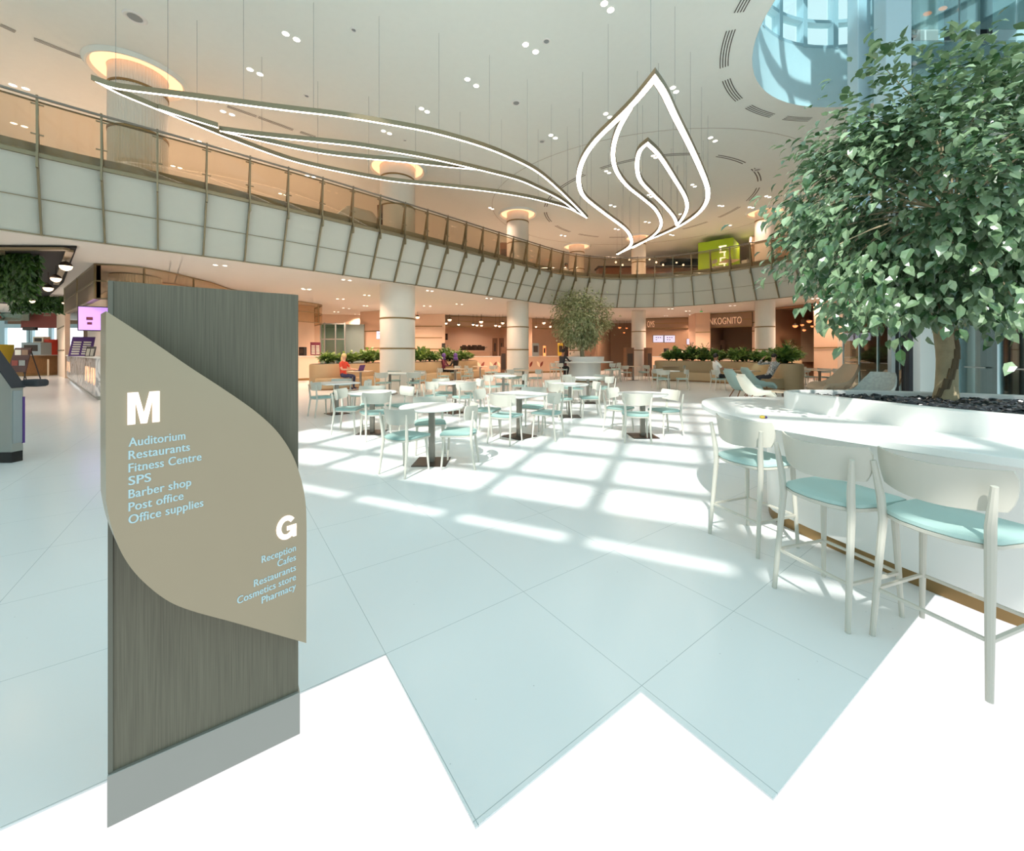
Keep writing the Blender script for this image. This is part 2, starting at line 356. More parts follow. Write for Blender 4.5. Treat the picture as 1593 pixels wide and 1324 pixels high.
# glazed drum over the opening
b = MB(); n = 72; Rw = DR+0.0
prof = [(Rw, ZC-0.01), (Rw, 10.62), (Rw+0.18, 10.62), (Rw+0.18, ZC+0.4)]
b.lathe(prof, DC, 72, caps=False); struct(b.build('wall_drum', mat('drum_plaster', (226, 244, 248), 0.7), smooth=True))
b = MB()
for k in range(26):
    a = 2*PI*k/26+0.05; b.box(DC+Vector((math.cos(a)*(Rw+.1), math.sin(a)*(Rw+.1), 12.4)), (0.24, 0.14, 3.6), rz=a)
for z in (10.66, 11.42, 12.5, 13.6): b.lathe([(Rw+0.0, z-.05), (Rw, z+.05), (Rw+0.2, z+.05), (Rw+0.2, z-.05), (Rw, z-.05)], DC, 72, caps=False)
struct(b.build('window_1', M['bluegrey']))
b = MB(); b.lathe([(Rw+0.12, 10.6), (Rw+0.12, 14.1)], DC, 72, caps=False); struct(b.build('window_2', M['drum_glass'], smooth=True))
# unseen glass roof and ribs added to cut the sun inside the drum
b = MB(); b.lathe([(Rw+.2, 14.1), (0.0, 14.6)], DC, 48); struct(b.build('roof_sun_filter', glassmat('sun_filter_glass', (222, 242, 246), .04)))
b = MB()
for k in range(12):
    a = 2*PI*k/12; b.bar(DC+Vector((math.cos(a)*.3, math.sin(a)*.3, 14.5)), DC+Vector((math.cos(a)*(Rw+.2), math.sin(a)*(Rw+.2), 14.0)), .2, .3)
for r_ in (1.5, 2.8): b.tube([DC+Vector((math.cos(2*PI*k/40)*r_, math.sin(2*PI*k/40)*r_, 14.2)) for k in range(40)], .12, 4, closed=True)
struct(b.build('rib_sun_filter', M['bluegrey']))
# tall glazed front behind the camera: transoms and mullions that rake the sunlight
FA = math.radians(23.5); fn = Vector((math.sin(FA), math.cos(FA), 0)); fe = Vector((math.cos(FA), -math.sin(FA), 0)); T0 = -3.0
COT = 1/math.tan(SUN_EL)
def fp(s, z): return fn*T0+fe*s+Vector((0, 0, z))
SHIFT = math.tan(SUN_AZ-FA)
b = MB()
S0, S1 = -6.3, 7.5
def zt(t): return (t-T0)/COT
rows = [(3.12, 3.62), (4.33, 4.47), (5.50, 5.68), (6.62, 6.80), (7.75, 7.93), (8.9, 9.08), (10.05, 10.25), (11.25, 11.45)]
for t0, t1 in rows: b.box(fp((S0+S1)/2, zt((t0+t1)/2)), (S1-S0, 0.12, zt(t1)-zt(t0)), rz=-FA)
s = -6.3
while s < S1:
    b.box(fp(s, zt(8)), (0.19, 0.12, zt(14.6)-zt(2.6)), rz=-FA); s += 1.15
struct(b.build('window_3', M['bluegrey']))
# solid bands of that front: sill beam, head, flank walls; canopy and low wall added for shade
b = MB()
b.box(fp((S0+S1)/2, zt(2.82)-0.5)+Vector((0,0,0)), (S1-S0, 0.3, 1.0), rz=-FA)
shade_slab = fn*(T0-4.2)+fe*((S0+S1)/2)+Vector((0, 0, zt(2.82)-0.15)); b.box(shade_slab, (30, 8.4, 0.3), rz=-FA)  # unseen slab added outside to keep the sun off the near floor
b.box(fp((S0+S1)/2, zt(12.6)+4), (30, 0.3, 8), rz=-FA)
b.box(fp(S0+1.6, 2.4), (3.2, 0.3, 4.8), rz=-FA); b.box(fp(S0-9.5, 10), (19, 0.3, 20), rz=-FA); b.box(fp(S1+9.5, 10), (19, 0.3, 20), rz=-FA)  # first box is a low wall added to dim the floor at left
struct(b.build('wall_front', M['white']))
# outer walls
b = MB()
b.box((-55, 22, 4.4), (0.3, 60, 9)); b.box((33, 26, 4.4), (0.3, 52, 9)); b.box((-10, 49, 4.4), (92, 0.3, 9))
struct(b.build('wall_outer', M['peach']))
# columns: (px, d, radius)
def column(px, d, r, zb, flutes=False):
    x = XD(px, d); c = Vector((x, d, 0)); o = MB(); n = 64 if flutes else 48
    if flutes:
        ring = []
        for k in range(120): ring.append(r*(1-0.025*(k % 2)))
        for z0, z1 in ((zb, ZC+.25),):
            o.loft([[c+Vector((math.cos(2*PI*k/120)*ring[k], math.sin(2*PI*k/120)*ring[k], z)) for k in range(120)] for z in (z0, z1)])
    else: o.lathe([(r, 0), (r, ZC+.25)], c, n)
    ob = struct(o.build('column', M['column'], smooth=not flutes))
    q = MB()
    for z in [z for z in (1.62, 2.8, 7.2, 8.35) if z > zb]:
        q.lathe([(r-.02, z-.03), (r+.012, z-.03), (r+.012, z+.03), (r-.02, z+.03)], c, n, caps=False)
    q.build('ring', M['brass'], ob)
    # glowing cove where the column meets the ceiling
    q = MB(); q.lathe([(r+.30, ZC-.01), (r+.36, ZC-.10), (r+.40, ZC-.10), (r+.46, ZC-.005)], c, 48, caps=False); q.build('cove', M['ceil'], ob, smooth=True)
    q = MB(); q.lathe([(r+.02, ZC-.015), (r+.30, ZC-.015)], c, 48, caps=False); q.build('cove_light', M['warmglow'], ob)
    return ob
COLS = [(216, 10.53, .60, ZL-.05, True), (618.5, 15.85, .68, 0, False), (805.5, 21.0, .58, 0, False), (897, 27.4, .53, 0, False), (993.5, 25.3, .44, 0, False), (1190, 20.7, .46, 0, False)]
for a in COLS: column(*a)
# railing: one thing - glass, posts with tapered fins, two handrails
rail = thing('balcony_railing', 'bronze glass balcony railing curving around the upper floor above the dining area', 'railing', (0, 0, 0))
arc = resample(LED, n=400); posts = []
L = sum((LED[i+1]-LED[i]).length for i in range(len(LED)-1)); PITCH = 0.93
# start so that a post falls at px 60
start = min(range(400), key=lambda i: abs(arc[i].x/arc[i].y-(60-CX)/FPX)); s0 = L*start/399
k0 = -int(s0//PITCH); sl = []
s = s0+k0*PITCH
while s < L:
    if s >= 0: sl.append(s)
    s += PITCH
def at_s(s):
    i = min(max(s/L*399, 0), 398.999); j = int(i); p = arc[j].lerp(arc[j+1], i-j); t = (arc[j+1]-arc[j]).normalized(); return p, Vector((-t.y, t.x, 0)), t
for s in sl:
    p, nn, t = at_s(s); q = MB()
    zb = ZL-.08
    def plate(a, thick=0.035):
        q.loft([[v-t*thick/2 for v in a], [v+t*thick/2 for v in a]])
    Z = Vector((0, 0, 1))
    # fin on the sloping fascia
    plate([p+nn*LEAN+Z*(ZFB-.02), p+nn*(LEAN-.09)+Z*(ZFB-.02), p-nn*.14+Z*(ZL-.06), p+nn*.02+Z*(ZL-.06)])
    # bracket below the ledge
    plate([p-nn*.14+Z*(ZL-.32), p-nn*.05+Z*(ZL-.32), p-nn*.02+Z*(ZL), p-nn*.14+Z*(ZL)])
    # twin blades of the post
    plate([p-nn*.02+Z*ZL, p-nn*.08+Z*ZL, p-nn*.13+Z*(ZR+.05), p-nn*.08+Z*(ZR+.05)])
    plate([p+nn*.24+Z*ZL, p+nn*.12+Z*ZL, p-nn*.12+Z*(ZR-.1), p-nn*.05+Z*(ZR-.1)])
    for z in (ZL+.38, ZR-.12): q.bar(p-t*.09-nn*.05+Z*z, p+t*.09-nn*.05+Z*z, .025, .025)
    q.build('post', M['bronze'], rail)
for s, s2 in zip(sl, sl[1:]):
    p, nn, t = at_s(s+.02); p2, nn2, t2 = at_s(s2-.02); q = MB()
    A = [p-nn*.06, p-nn*.045, p2-nn2*.045, p2-nn2*.06]; q.prism(A, ZL+.08, ZR-.1) if False else q.loft([[Vector((v.x, v.y, ZL+.03)) for v in A], [Vector((v.x, v.y, ZR-.08)) for v in A]])
    q.build('glass_panel', M['rail_glass'], rail)
q = MB(); q.tube([v for v in off(-.13, ZR)], 0.028, 8); q.build('handrail', M['steel'], rail, smooth=True)
q = MB(); q.tube([v for v in off(-.02, ZR-.05)], 0.022, 6); q.build('top_rail', M['bronze'], rail, smooth=True)
# ------------------------------------------------------------------ ceiling fittings
def downlight_pair(px, py, px2, py2, zc=ZC, r=0.075, warm=False, power=55, lab=None, grp=None, lamp=True):
    def at(x, y): d = (zc-CAM_H)*FPX/(HY-y); return Vector((XD(x, d), d, zc))
    a, c = at(px, py), at(px2, py2); m_ = (a+c)/2; dv = (c-a); dv.z = 0
    if dv.length > .6 or dv.length < .2: dv = (dv.normalized() if dv.length > 1e-6 else Vector((1, 0, 0)))*.34
    o = thing('twin_downlight', lab, 'downlight', m_, group=grp)
    for sgn in (-1, 1):
        p_ = dv*sgn/2; q = MB(); q.lathe([(r+.015, -.004), (r+.012, -.012), (r, -.012), (r, -.003)], p_, 16, caps=False); q.build('trim_ring', M['white'], o)
        q = MB(); q.lathe([(r, -.008), (0.0, -.008)], p_, 16, caps=False); q.build('lens', M['dl'], o)
    if lamp:
        ld = bpy.data.lights.new('downlight_and_fill', 'SPOT'); ld.energy = power; ld.color = (WARM_LOW if zc < 5 else WARM) if warm else (1.0, .8, .62); ld.spot_size = math.radians(130); ld.spot_blend = .6; ld.shadow_soft_size = .12
        lo = bpy.data.objects.new('downlight_and_fill', ld); COL.objects.link(lo); lo.location = m_+Vector((0, 0, -.06))
UP = [(444.5,52,461.5,61),(389,107.6,404.5,115),(20,132,40,137.5),(21.5,191.5,38,196.5),(347,173,361,178),(298,217,310,220),(269,258,280,261),(655.6,168.6,664.5,173.5),(596.6,203.5,606,207.5),(857,210,864,214.5),(730,125,738,131),(822,72,829,77),(940,5,950,15),(1046.8,136,1051.7,142.5),(1107,215,1111,218),(942.6,176.5,948.7,182),(943,266,947.6,268.7),(1016,242,1020,245),(1077,287,1081,290),(950,319,956,321),(1009,303,1013,306),(1058,333,1062,335),(1119,319.7,1124,320.5),(1004,345,1010,346),(957,356,962,357),(1043,365,1047,366),(762,323,766,325),(812,351,818,352.6),(873,366,879,367),(1166,322,1171,323),(1131,350,1136,350.5),(1192,305,1197,306.5),(478,273,488,275),(436,301,444,303)]
for i, a in enumerate(UP):
    dd_ = (ZC-CAM_H)*FPX/(HY-a[1]); w_ = Vector((XD(a[0], dd_), dd_, 0)); j_ = min(range(len(LED)), key=lambda i: (LED[i]-w_).length)
    far = (w_-LED[j_]).dot(NRM[j_]) > .3
    downlight_pair(*a, warm=True, power=270 if far else 12, lab='pair of small round downlights recessed in the high atrium ceiling', grp='twin downlights in the high ceiling')
LOW = [(335,412,350,413),(473,450,482,450),(525,465,534,465.3),(536,479.4,541,479.8),(566,475.5,571,476),(534,435,544,436),(471,449,480,450),(567,459,574,459.5),(665,452,672,452.6),(757,464,764,464.6),(712,473,717,473.4),(520,485,526,485.3),(554,489,558,489.3),(1040,480.5,1046,480.3),(1034,491.5,1038,491.6),(1067,484,1073,483.8),(1073,489.8,1079,489.8),(1136,475.6,1143,475.3),(1146,486,1151,486),(1264,464.8,1272,464),(1255,482.5,1260,482.5),(662,476,667,476.2),(597,468.5,602,469)]
for a in LOW:
    downlight_pair(*a, zc=ZS, r=.06, warm=True, power=330, lab='pair of small round downlights recessed in the low ceiling under the balcony', grp='twin downlights under the balcony')
# fill spots without fittings, added to brighten the hall behind the columns
for x, y in ((-14, 19), (-7.6, 20), (-17, 26), (-6, 25), (-1, 25), (3, 29), (8, 30), (12, 24), (16, 21), (19, 17), (-12, 31), (-3, 31), (14, 29)):
    ld = bpy.data.lights.new('downlight_and_fill', 'SPOT'); ld.energy = 620; ld.color = WARM_LOW; ld.spot_size = math.radians(150); ld.spot_blend = .6; ld.shadow_soft_size = .2
    lo = bpy.data.objects.new('downlight_and_fill', ld); COL.objects.link(lo); lo.location = (x, y, ZS-.08)
for x, y in ((-17, 12), (-20, 17), (-14, 18), (-10, 20), (-14, 26), (-7, 26), (-1, 27), (4, 29), (10, 28), (15, 25), (17, 20), (19, 15), (-20, 8), (0, 35), (10, 35)):  # unseen fill spots added over the upper deck to warm its ceiling
    ld = bpy.data.lights.new('downlight_and_fill', 'SPOT'); ld.energy = 230; ld.color = WARM; ld.spot_size = math.radians(150); ld.spot_blend = .6; ld.shadow_soft_size = .2
    lo = bpy.data.objects.new('downlight_and_fill', ld); COL.objects.link(lo); lo.location = (x, y, ZC-.08)
def flat_on_ceiling(pts, w, name, label, grp, zc=ZC, slots=3):
    pts = [Vector((p.x, p.y, 0)) for p in pts]; o = thing(name, label, 'vent', (pts[0].x, pts[0].y, zc), group=grp); c0 = Vector((pts[0].x, pts[0].y, 0))
    pts = [p-c0 for p in pts]; nr = normals(pts)
    q = MB(); q.loft([[p-n_*w/2+Vector((0,0,-.004)) for p, n_ in zip(pts, nr)], [p+n_*w/2+Vector((0,0,-.004)) for p, n_ in zip(pts, nr)]], closed=False); q.build('frame', M['slot'] if slots == 1 else M['ceil'], o)
    for k in range(slots):
        u = (k+.5)/slots*w-w/2; hw = w/slots*.2; q = MB()
        q.loft([[p+n_*(u-hw)+Vector((0,0,-.008)) for p, n_ in zip(pts, nr)], [p+n_*(u+hw)+Vector((0,0,-.008)) for p, n_ in zip(pts, nr)]], closed=False); q.build('slot', M['slotline'], o)
def cpt(px, py, zc=ZC): d = (zc-CAM_H)*FPX/(HY-py); return Vector((XD(px, d), d, 0))
for a, c, l in (((53, 60), (142, 95), 'long straight slot vent in the ceiling at upper left'), ((0, 38), (24, 49), 'slot vent cut by the left edge of the photo'), ((353.6, 165), (399, 181), 'near slot vent of the two above the leaf pendant'), ((402, 182), (456, 202), 'far slot vent of the two above the leaf pendant'), ((467, 205), (491, 213), 'short slot vent past the leaf pendant')):
    flat_on_ceiling([cpt(*a), cpt(*a).lerp(cpt(*c), .5), cpt(*c)], .16, 'slot_vent', l, 'slot vents')
for i, (a0, a1) in enumerate(((213, 192), (186, 172), (166, 150), (143, 128), (121, 107), (101, 90))):
    flat_on_ceiling([DC+Vector((math.cos(math.radians(a0+(a1-a0)*k/8)), math.sin(math.radians(a0+(a1-a0)*k/8)), 0))*(DR+.62) for k in range(9)], .24, 'curved_slot_vent', 'curved slot vent in the ring around the glazed ceiling opening', 'curved vents around the ceiling opening', slots=4)
RC = Vector((6.6, 20.0, 0))
for k in range(14):
    a0 = 2*PI*k/14; flat_on_ceiling([RC+Vector((math.cos(a0+.3*j/6)*4.9, math.sin(a0+.3*j/6)*5.3, 0)) for j in range(7)], .22, 'curved_slot_vent', 'curved slot vent in the dashed ring behind the flame pendant', 'curved vents behind the flame pendant', slots=2)
q = MB(); q.tube([RC+Vector((math.cos(2*PI*j/80)*7.6, math.sin(2*PI*j/80)*7.0, ZC-.002)) for j in range(80)], .014, 4, closed=True); struct(q.build('trim_4', M['slot']))
q = MB()
for a, c in (((355, 178), (1180, 420)), ((545, 297), (597, 264)), ((650, 265), (1010, 420)), ((740, 352), (790, 338)), ((830, 340), (1000, 352)), ((1080, 372), (1180, 345))):
    pass
def disc(px, py, r, name, label, cat, zc=ZC):
    p = cpt(px, py, zc); o = thing(name, label, cat, (p.x, p.y, zc))
    q = MB(); q.lathe([(r, -.003), (r*.9, -.02), (r*.72, -.02), (r*.62, -.004)], (0, 0, 0), 24, caps=False); q.build('rim', M['white'], o, smooth=True)
    q = MB(); q.lathe([(r*.62, -.01), (0, -.01)], (0, 0, 0), 24, caps=False); q.build('grille', M['grey'], o)
for a in ((210, 27, .21, 'ceiling_speaker', 'large round ceiling vent above the fluted column', 'vent'), (803, 160, .14, 'ceiling_speaker', 'round ceiling speaker above the right end of the leaf pendant', 'speaker'), (850, 64, .1, 'ceiling_speaker', 'small round ceiling speaker up between two downlight pairs', 'speaker'), (550, 46, .07, 'smoke_detector', 'small ceiling detector high above the leaf pendant', 'detector'), (477, 149, .08, 'smoke_detector', 'small ceiling detector behind the upper edge of the leaf pendant', 'detector'), (630, 218, .07, 'smoke_detector', 'small ceiling detector inside the leaf pendant outline', 'detector'), (843, 220, .12, 'smoke_detector', 'flat disc detector between leaf and flame pendants', 'detector'), (1178, 264, .16, 'smoke_detector', 'flat round access plate in the ceiling left of the big tree', 'plate')):
    disc(*a)
# ------------------------------------------------------------------ LED pendants
ZP = 6.5
def pz(px, py): d = (ZP-CAM_H)*FPX/(HY-py); return Vector((XD(px, d), d, 0))
def led_strip(segs, root, name='led_strip', w=.085, h=.10):
    """one profile along one or more smooth runs; runs meet in a mitred corner"""
    pts = []
    for sg in (segs if isinstance(segs[0], list) else [segs]):
        run = resample(smooth_curve([pz(*p) for p in sg], 8), step=.12); run = relax(run, 2); pts += run if not pts else run[1:]
    nr, mit = [], []
    for i in range(len(pts)):
        t0 = (pts[i]-pts[i-1]).normalized() if i else None; t1 = (pts[i+1]-pts[i]).normalized() if i < len(pts)-1 else None
        t0 = t0 or t1; t1 = t1 or t0; n0, n1 = Vector((-t0.y, t0.x, 0)), Vector((-t1.y, t1.x, 0)); m_ = (n0+n1)
        m_ = m_.normalized() if m_.length > 1e-4 else n0; nr.append(m_); mit.append(1/max(.3, m_.dot(n0)))
    def o_(k, z): return [Vector((p.x+n_.x*k*s_, p.y+n_.y*k*s_, ZP+z)) for p, n_, s_ in zip(pts, nr, mit)]
    e = .012; a = MB(); q = w/2
    a.loft([o_(-q, 0), o_(-q, h), o_(q, h), o_(q, 0), o_(q-e, 0), o_(q-e, .02), o_(-q+e, .02), o_(-q+e, 0), o_(-q, 0)], closed=False)
    for k in (0, -1): a.quad(o_(-q, 0)[k], o_(-q, h)[k], o_(q, h)[k], o_(q, 0)[k])
    ob = a.build(name, M['bronze'], root)
    a = MB(); a.loft([o_(-q+e, .004), o_(q-e, .004)], closed=False); a.build('diffuser', M['glow'], ob)
    return pts
def cables(root, ptsl, every):
    for pts in ptsl:
        for p in pts[::every]:
            q = MB(); q.tube([Vector((p.x, p.y, ZP+.1)), Vector((p.x, p.y, ZC))], .004, 4, cap=False); q.build('cable', M['grey'], root)
leafp = thing('leaf_pendant_light', 'long glowing leaf shaped pendant outline hung across the left of the atrium', 'pendant light', (0, 0, 0))
c1 = led_strip([[(913,339.5),(886,325),(851,315),(816,307),(770,299.6),(702.5,291.7),(608,282),(530,268),(464,253.4),(419,239),(356,215.7),(306,195.6),(250.6,173),(180,144),(157,131)],[(157,131),(178,138),(281,151),(353.6,160.4),(444,172),(530,182),(608,194.6),(662,204.5),(708,216),(751,229),(791.5,245),(837.4,269),(878,304),(913,339.5)]], leafp)
c2 = []
c3 = led_strip([(246,170),(290,184),(339,199)], leafp)
c4 = led_strip([(342,204),(406,212.4),(500,222),(554,228),(608,236.4),(662,245.8),(702,254.5),(743,264),(805,280),(837,293.6),(870,310),(895,328)], leafp)
c5 = led_strip([(342,204),(373.7,212),(431.5,225.7),(500,239),(567.5,247),(621.5,251.8),(689,259.3),(745,264.5)], leafp)
cables(leafp, [c1], 11)
flame = thing('flame_pendant_light', 'glowing flame shaped pendant outline with a smaller flame inside it', 'pendant light', (0, 0, 0))
f1 = led_strip([[(960, 396), (980, 383), (981.5, 370.5), (972, 356), (940, 332), (911, 309), (902, 293), (900.5, 271), (909, 245), (928, 218), (960, 186.7), (989, 157.7), (1018, 123)], [(1018,123),(1033,145),(1049,179.5),(1073.4,228),(1090,264),(1100,290.7),(1101,307.6),(1095,322),(1083,335),(1059,351),(1025,367),(1001,376.5),(960,396)]], flame, w=.15)
f2 = []
f3 = led_strip([(981,168),(963.4,199),(955,225.4),(953.7,247),(960,269),(976.7,290.7),(1001,310),(1020,327),(1028.7,346),(1022.6,361),(1006,374),(984,386)], flame, w=.13)
f4 = led_strip([[(1053, 351), (1049, 339), (1035, 322), (1013, 300), (996, 281), (991, 259), (995, 235), (1007, 224)], [(1007,224),(1025,242),(1049,278.6),(1066,307.6),(1068.6,324.5),(1062.5,339),(1053,351)]], flame, w=.13)
f5 = []
cables(flame, [f1, f4], 13)
# ------------------------------------------------------------------ directory sign in the foreground
sA, sB = G(168, 1283), G(466, 1138); su = (sB-sA).normalized(); sn = Vector((su.y, -su.x, 0))   # sn faces the camera
if sn.dot(-sA) < 0: sn = -sn
SW = (sB-sA).length
sign = thing('directory_sign', 'tall grey veneer directory sign with a taupe leaf shaped panel listing floors M and G', 'sign', (sA.x, sA.y, 0))
O = Vector((sA.x, sA.y, 0))
def slab_box(u0, u1, d0, d1, z0, z1, nm, m, bev=.002):
    q = MB(); pts = [su*u0+sn*d0, su*u1+sn*d0, su*u1+sn*d1, su*u0+sn*d1]; q.prism(pts, z0, z1); return q.build(nm, m, sign, bevel=bev)
slab_box(0.008, SW-.004, -.10, 0.0, .15, 1.672, 'veneer_slab', M['slab'])
slab_box(0.0, SW, -.11, .012, 0.0, .158, 'plinth', M['plinth'])
slab_box(0.0, .012, -.101, .004, .158, 1.672, 'edge_strip', mat('edge_strip_grey', (112, 112, 100), .8), .001)
# leaf panel: its plane runs from near the slab's right edge out towards the viewer at the left
pu = Vector((.634, .773, 0)).normalized(); pn = Vector((pu.y, -pu.x, 0)); p0 = Vector((-.771, 1.48, 0))
def onpanel(px, py):
    d = Vector(((px-CX)/FPX, 1, -(py-HY)/FPX)); c = Vector((0, 0, CAM_H)); t = (p0-c).dot(pn)/d.dot(pn); return c+d*t
lp = [(165,484),(210,513),(249.6,539.6),(296,571.5),(349,606),(396,639),(429,669),(452,702),(465.5,735.6),(474,772),(476.8,812),(476.8,900),(476.5,1000.5),(422,985),(362.6,968),(296,949.6),(256,931.6),(216,898),(190,862),(173,818.7),(165,779),(164.5,700),(164.5,600)]
seg1 = smooth_curve([onpanel(*p) for p in lp[:12]], 5); seg2 = smooth_curve([onpanel(*p) for p in lp[12:21]], 5)
outl = seg1+seg2+[onpanel(*p) for p in lp[21:]]
front = [p-O for p in outl]; back = []
for p in outl:
    dist = (p-O).dot(sn); th = max(.012, min(.13, (dist-.006)/max(.2, pn.dot(sn)))); back.append(p-pn*th-O)
q = MB(); q.loft([front, back]); leaf_panel = q.build('leaf_panel', M['leafp'], sign)
_fcap = None
def text_mesh(body, name, m, cap, width=None, right=False, bold=.0, parent=None, depth=.002):
    """letters as a mesh in the local x-y plane, baseline at y=0"""
    c = bpy.data.curves.new(name, 'FONT'); c.body = body; c.size = 1.0; c.space_character = 1.05; c.offset = min(bold, .004); c.extrude = 0.0
    o = bpy.data.objects.new(name, c); COL.objects.link(o); bpy.context.view_layer.update()
    dg = bpy.context.evaluated_depsgraph_get(); me = bpy.data.meshes.new_from_object(o.evaluated_get(dg)); bpy.data.objects.remove(o)
    xs = [v.co.x for v in me.vertices]; x0, x1 = min(xs), max(xs)
    if bold:
        bm = bmesh.new()
        for dx in (-bold, 0, bold):
            n0 = len(bm.verts); bm.from_mesh(me); bm.verts.ensure_lookup_table()
            for v in bm.verts[n0:]: v.co.x += dx; v.co.z += .0004*(dx/bold)
        bm.to_mesh(me); bm.free()
    sy = cap/.729; sx = (width/(x1-x0)) if width else sy
    for v in me.vertices:
        v.co.x = (v.co.x-(x1 if right else x0))*sx; v.co.y *= sy
    if depth > .005:
        bm = bmesh.new(); bm.from_mesh(me); r = bmesh.ops.extrude_face_region(bm, geom=bm.faces[:])
        bmesh.ops.translate(bm, vec=(0, 0, depth), verts=[e for e in r['geom'] if isinstance(e, bmesh.types.BMVert)])
        bmesh.ops.recalc_face_normals(bm, faces=bm.faces); bm.to_mesh(me); bm.free()
    me.materials.clear(); me.materials.append(m); o = bpy.data.objects.new(name, me); COL.objects.link(o)
    if parent: o.parent = parent
    return o
def place_text(o, pos, u, nrm):
    up = Vector((0, 0, 1)); Mx = Matrix((u, up, nrm)).transposed().to_4x4(); Mx.translation = pos; o.matrix_local = Mx
def sign_text(body, px, py, cap_px, w_px, m, right=False, bold=.02):
    a = onpanel(px, py); cap = (onpanel(px, py-cap_px*(1.0 if right else 1.08))-a).length
    b_ = onpanel(px+(-w_px if right else w_px), py) ; wid = abs((b_-a).dot(pu))
    o = text_mesh(body, 'lettering', m, cap, wid, right, bold, leaf_panel); place_text(o, a-O+pn*.001, pu, pn)
def glyph(polys, px, py, h_px, w_px, right=False):
    a = onpanel(px, py); H_ = (onpanel(px, py-h_px)-a).length; W_ = abs((onpanel(px+(-w_px if right else w_px), py)-a).dot(pu)); q = MB()
    for pg in polys: q.loft([[Vector(((x-(1 if right else 0))*W_, y*H_, z)) for x, y in pg] for z in (0, .003)])
    o = q.build('lettering', M['letterglow'], leaf_panel); place_text(o, a-O+pn*.001, pu, pn)
glyph([[(0, 0), (.235, 0), (.235, 1), (0, 1)], [(.765, 0), (1, 0), (1, 1), (.765, 1)], [(.235, 1), (.235, .72), (.40, 0), (.5, 0), (.5, .33), (.325, 1)], [(.765, 1), (.675, 1), (.5, .33), (.5, 0), (.60, 0), (.765, .72)]], 198, 661, 50, 50)
for tx, py, w in (('Auditorium',695,88),('Restaurants',715,95),('Fitness Centre',735,113),('SPS',755,34.5),('Barber shop',775.5,97),('Post office',795.7,85),('Office supplies',815.4,116)):
    sign_text(tx, 200, py, 13.2, w, M['letterblue'])
gp = []
for k in range(20):
    t0, t1 = [math.radians(38+(352-38)*(k+j)/20) for j in (0, 1)]
    gp.append([(.5+.5*math.cos(t0), .5+.5*math.sin(t0)), (.5+.5*math.cos(t1), .5+.5*math.sin(t1)), (.5+.26*math.cos(t1), .5+.29*math.sin(t1)), (.5+.26*math.cos(t0), .5+.29*math.sin(t0))])
gp += [[(.52, .36), (1.0, .36), (1.0, .54), (.52, .54)], [(.82, .02), (1.0, .02), (1.0, .4), (.76, .4)]]
glyph(gp, 460.5, 833.5, 36, 31, True)
for tx, py, w in (('Reception',856.5,53),('Cafes',871,28.5),('Restaurants',887,65),('Cosmetics store',901.7,91),('Pharmacy',916,53)):
    sign_text(tx, 460, py, 10.6, w, M['letterblue'], True)
# ------------------------------------------------------------------ bar counter with planter and the big tree
bar = thing('bar_counter', 'long white bar counter at the right with a rounded end and a raised planter', 'counter', (3.4, 2.7, 0))
bo = Vector((3.4, 2.7, 0))
def loop(pts, n=6): return [Vector((p[0], p[1], 0))-bo for p in smooth_curve([Vector((x, y, 0)) for x, y in pts], n, True)]
top = loop([(2.27,4.42),(2.03,4.2),(1.86,3.85),(1.78,3.5),(1.78,3.2),(1.82,2.9),(1.95,2.58),(2.14,2.24),(2.41,1.86),(2.75,1.5),(3.2,1.15),(3.9,1.0),(4.6,1.3),(5.1,2.0),(5.1,2.9),(4.7,3.7),(4.0,4.2),(3.2,4.45),(2.65,4.5)])
pl = loop([(2.46,3.56),(2.50,3.3),(2.57,2.9),(2.67,2.5),(2.82,2.18),(3.1,1.75),(3.6,1.5),(4.2,1.6),(4.6,2.1),(4.65,2.7),(4.4,3.1),(4.1,3.3),(3.74,3.5),(3.3,3.66),(2.88,3.72),(2.6,3.69)])
body = loop([(2.28,3.5),(2.30,3.154),(2.41,2.75),(2.54,2.372),(2.69,2.06),(3.0,1.7),(3.5,1.4),(4.1,1.4),(4.6,1.8),(4.75,2.6),(4.5,3.3),(3.9,3.75),(3.2,3.9),(2.6,3.9)])
def scaled(lp_, k):
    c = sum(lp_, Vector())/len(lp_); return [c+(p-c)*k for p in lp_]
def inset(lp_, k):
    out = []; n = len(lp_)
    for i, p in enumerate(lp_):
        t = (lp_[(i+1) % n]-lp_[i-1]).normalized(); out.append(p+Vector((-t.y, t.x, 0))*k)
    return out
A_ = sum(a.x*b_.y-b_.x*a.y for a, b_ in zip(pl, pl[1:]+pl[:1])); SG = 1 if A_ > 0 else -1
def zz(l, z): return [Vector((p.x, p.y, z)) for p in l]
q = MB(); q.loft([zz(inset(top, .012*SG), .90), zz(top, .908), zz(top, .945), zz(inset(top, .012*SG), .952)]); q.build('worktop', M['white'], bar, smooth=True)
q = MB(); q.loft([zz(body, .085), zz(body, .905)]); q.build('body', M['white'], bar, smooth=True)
q = MB(); q.loft([zz(inset(body, .012*SG), 0), zz(inset(body, .012*SG), .09)]); q.build('kick_plate', M['brass'], bar, smooth=True)
q = MB(); q.loft([zz(pl, .95), zz(pl, 1.095), zz(inset(pl, .01*SG), 1.105), zz(inset(pl, .05*SG), 1.105), zz(inset(pl, .06*SG), 1.095), zz(inset(pl, .06*SG), 1.0)]); q.build('planter_rim', M['white'], bar, smooth=True)
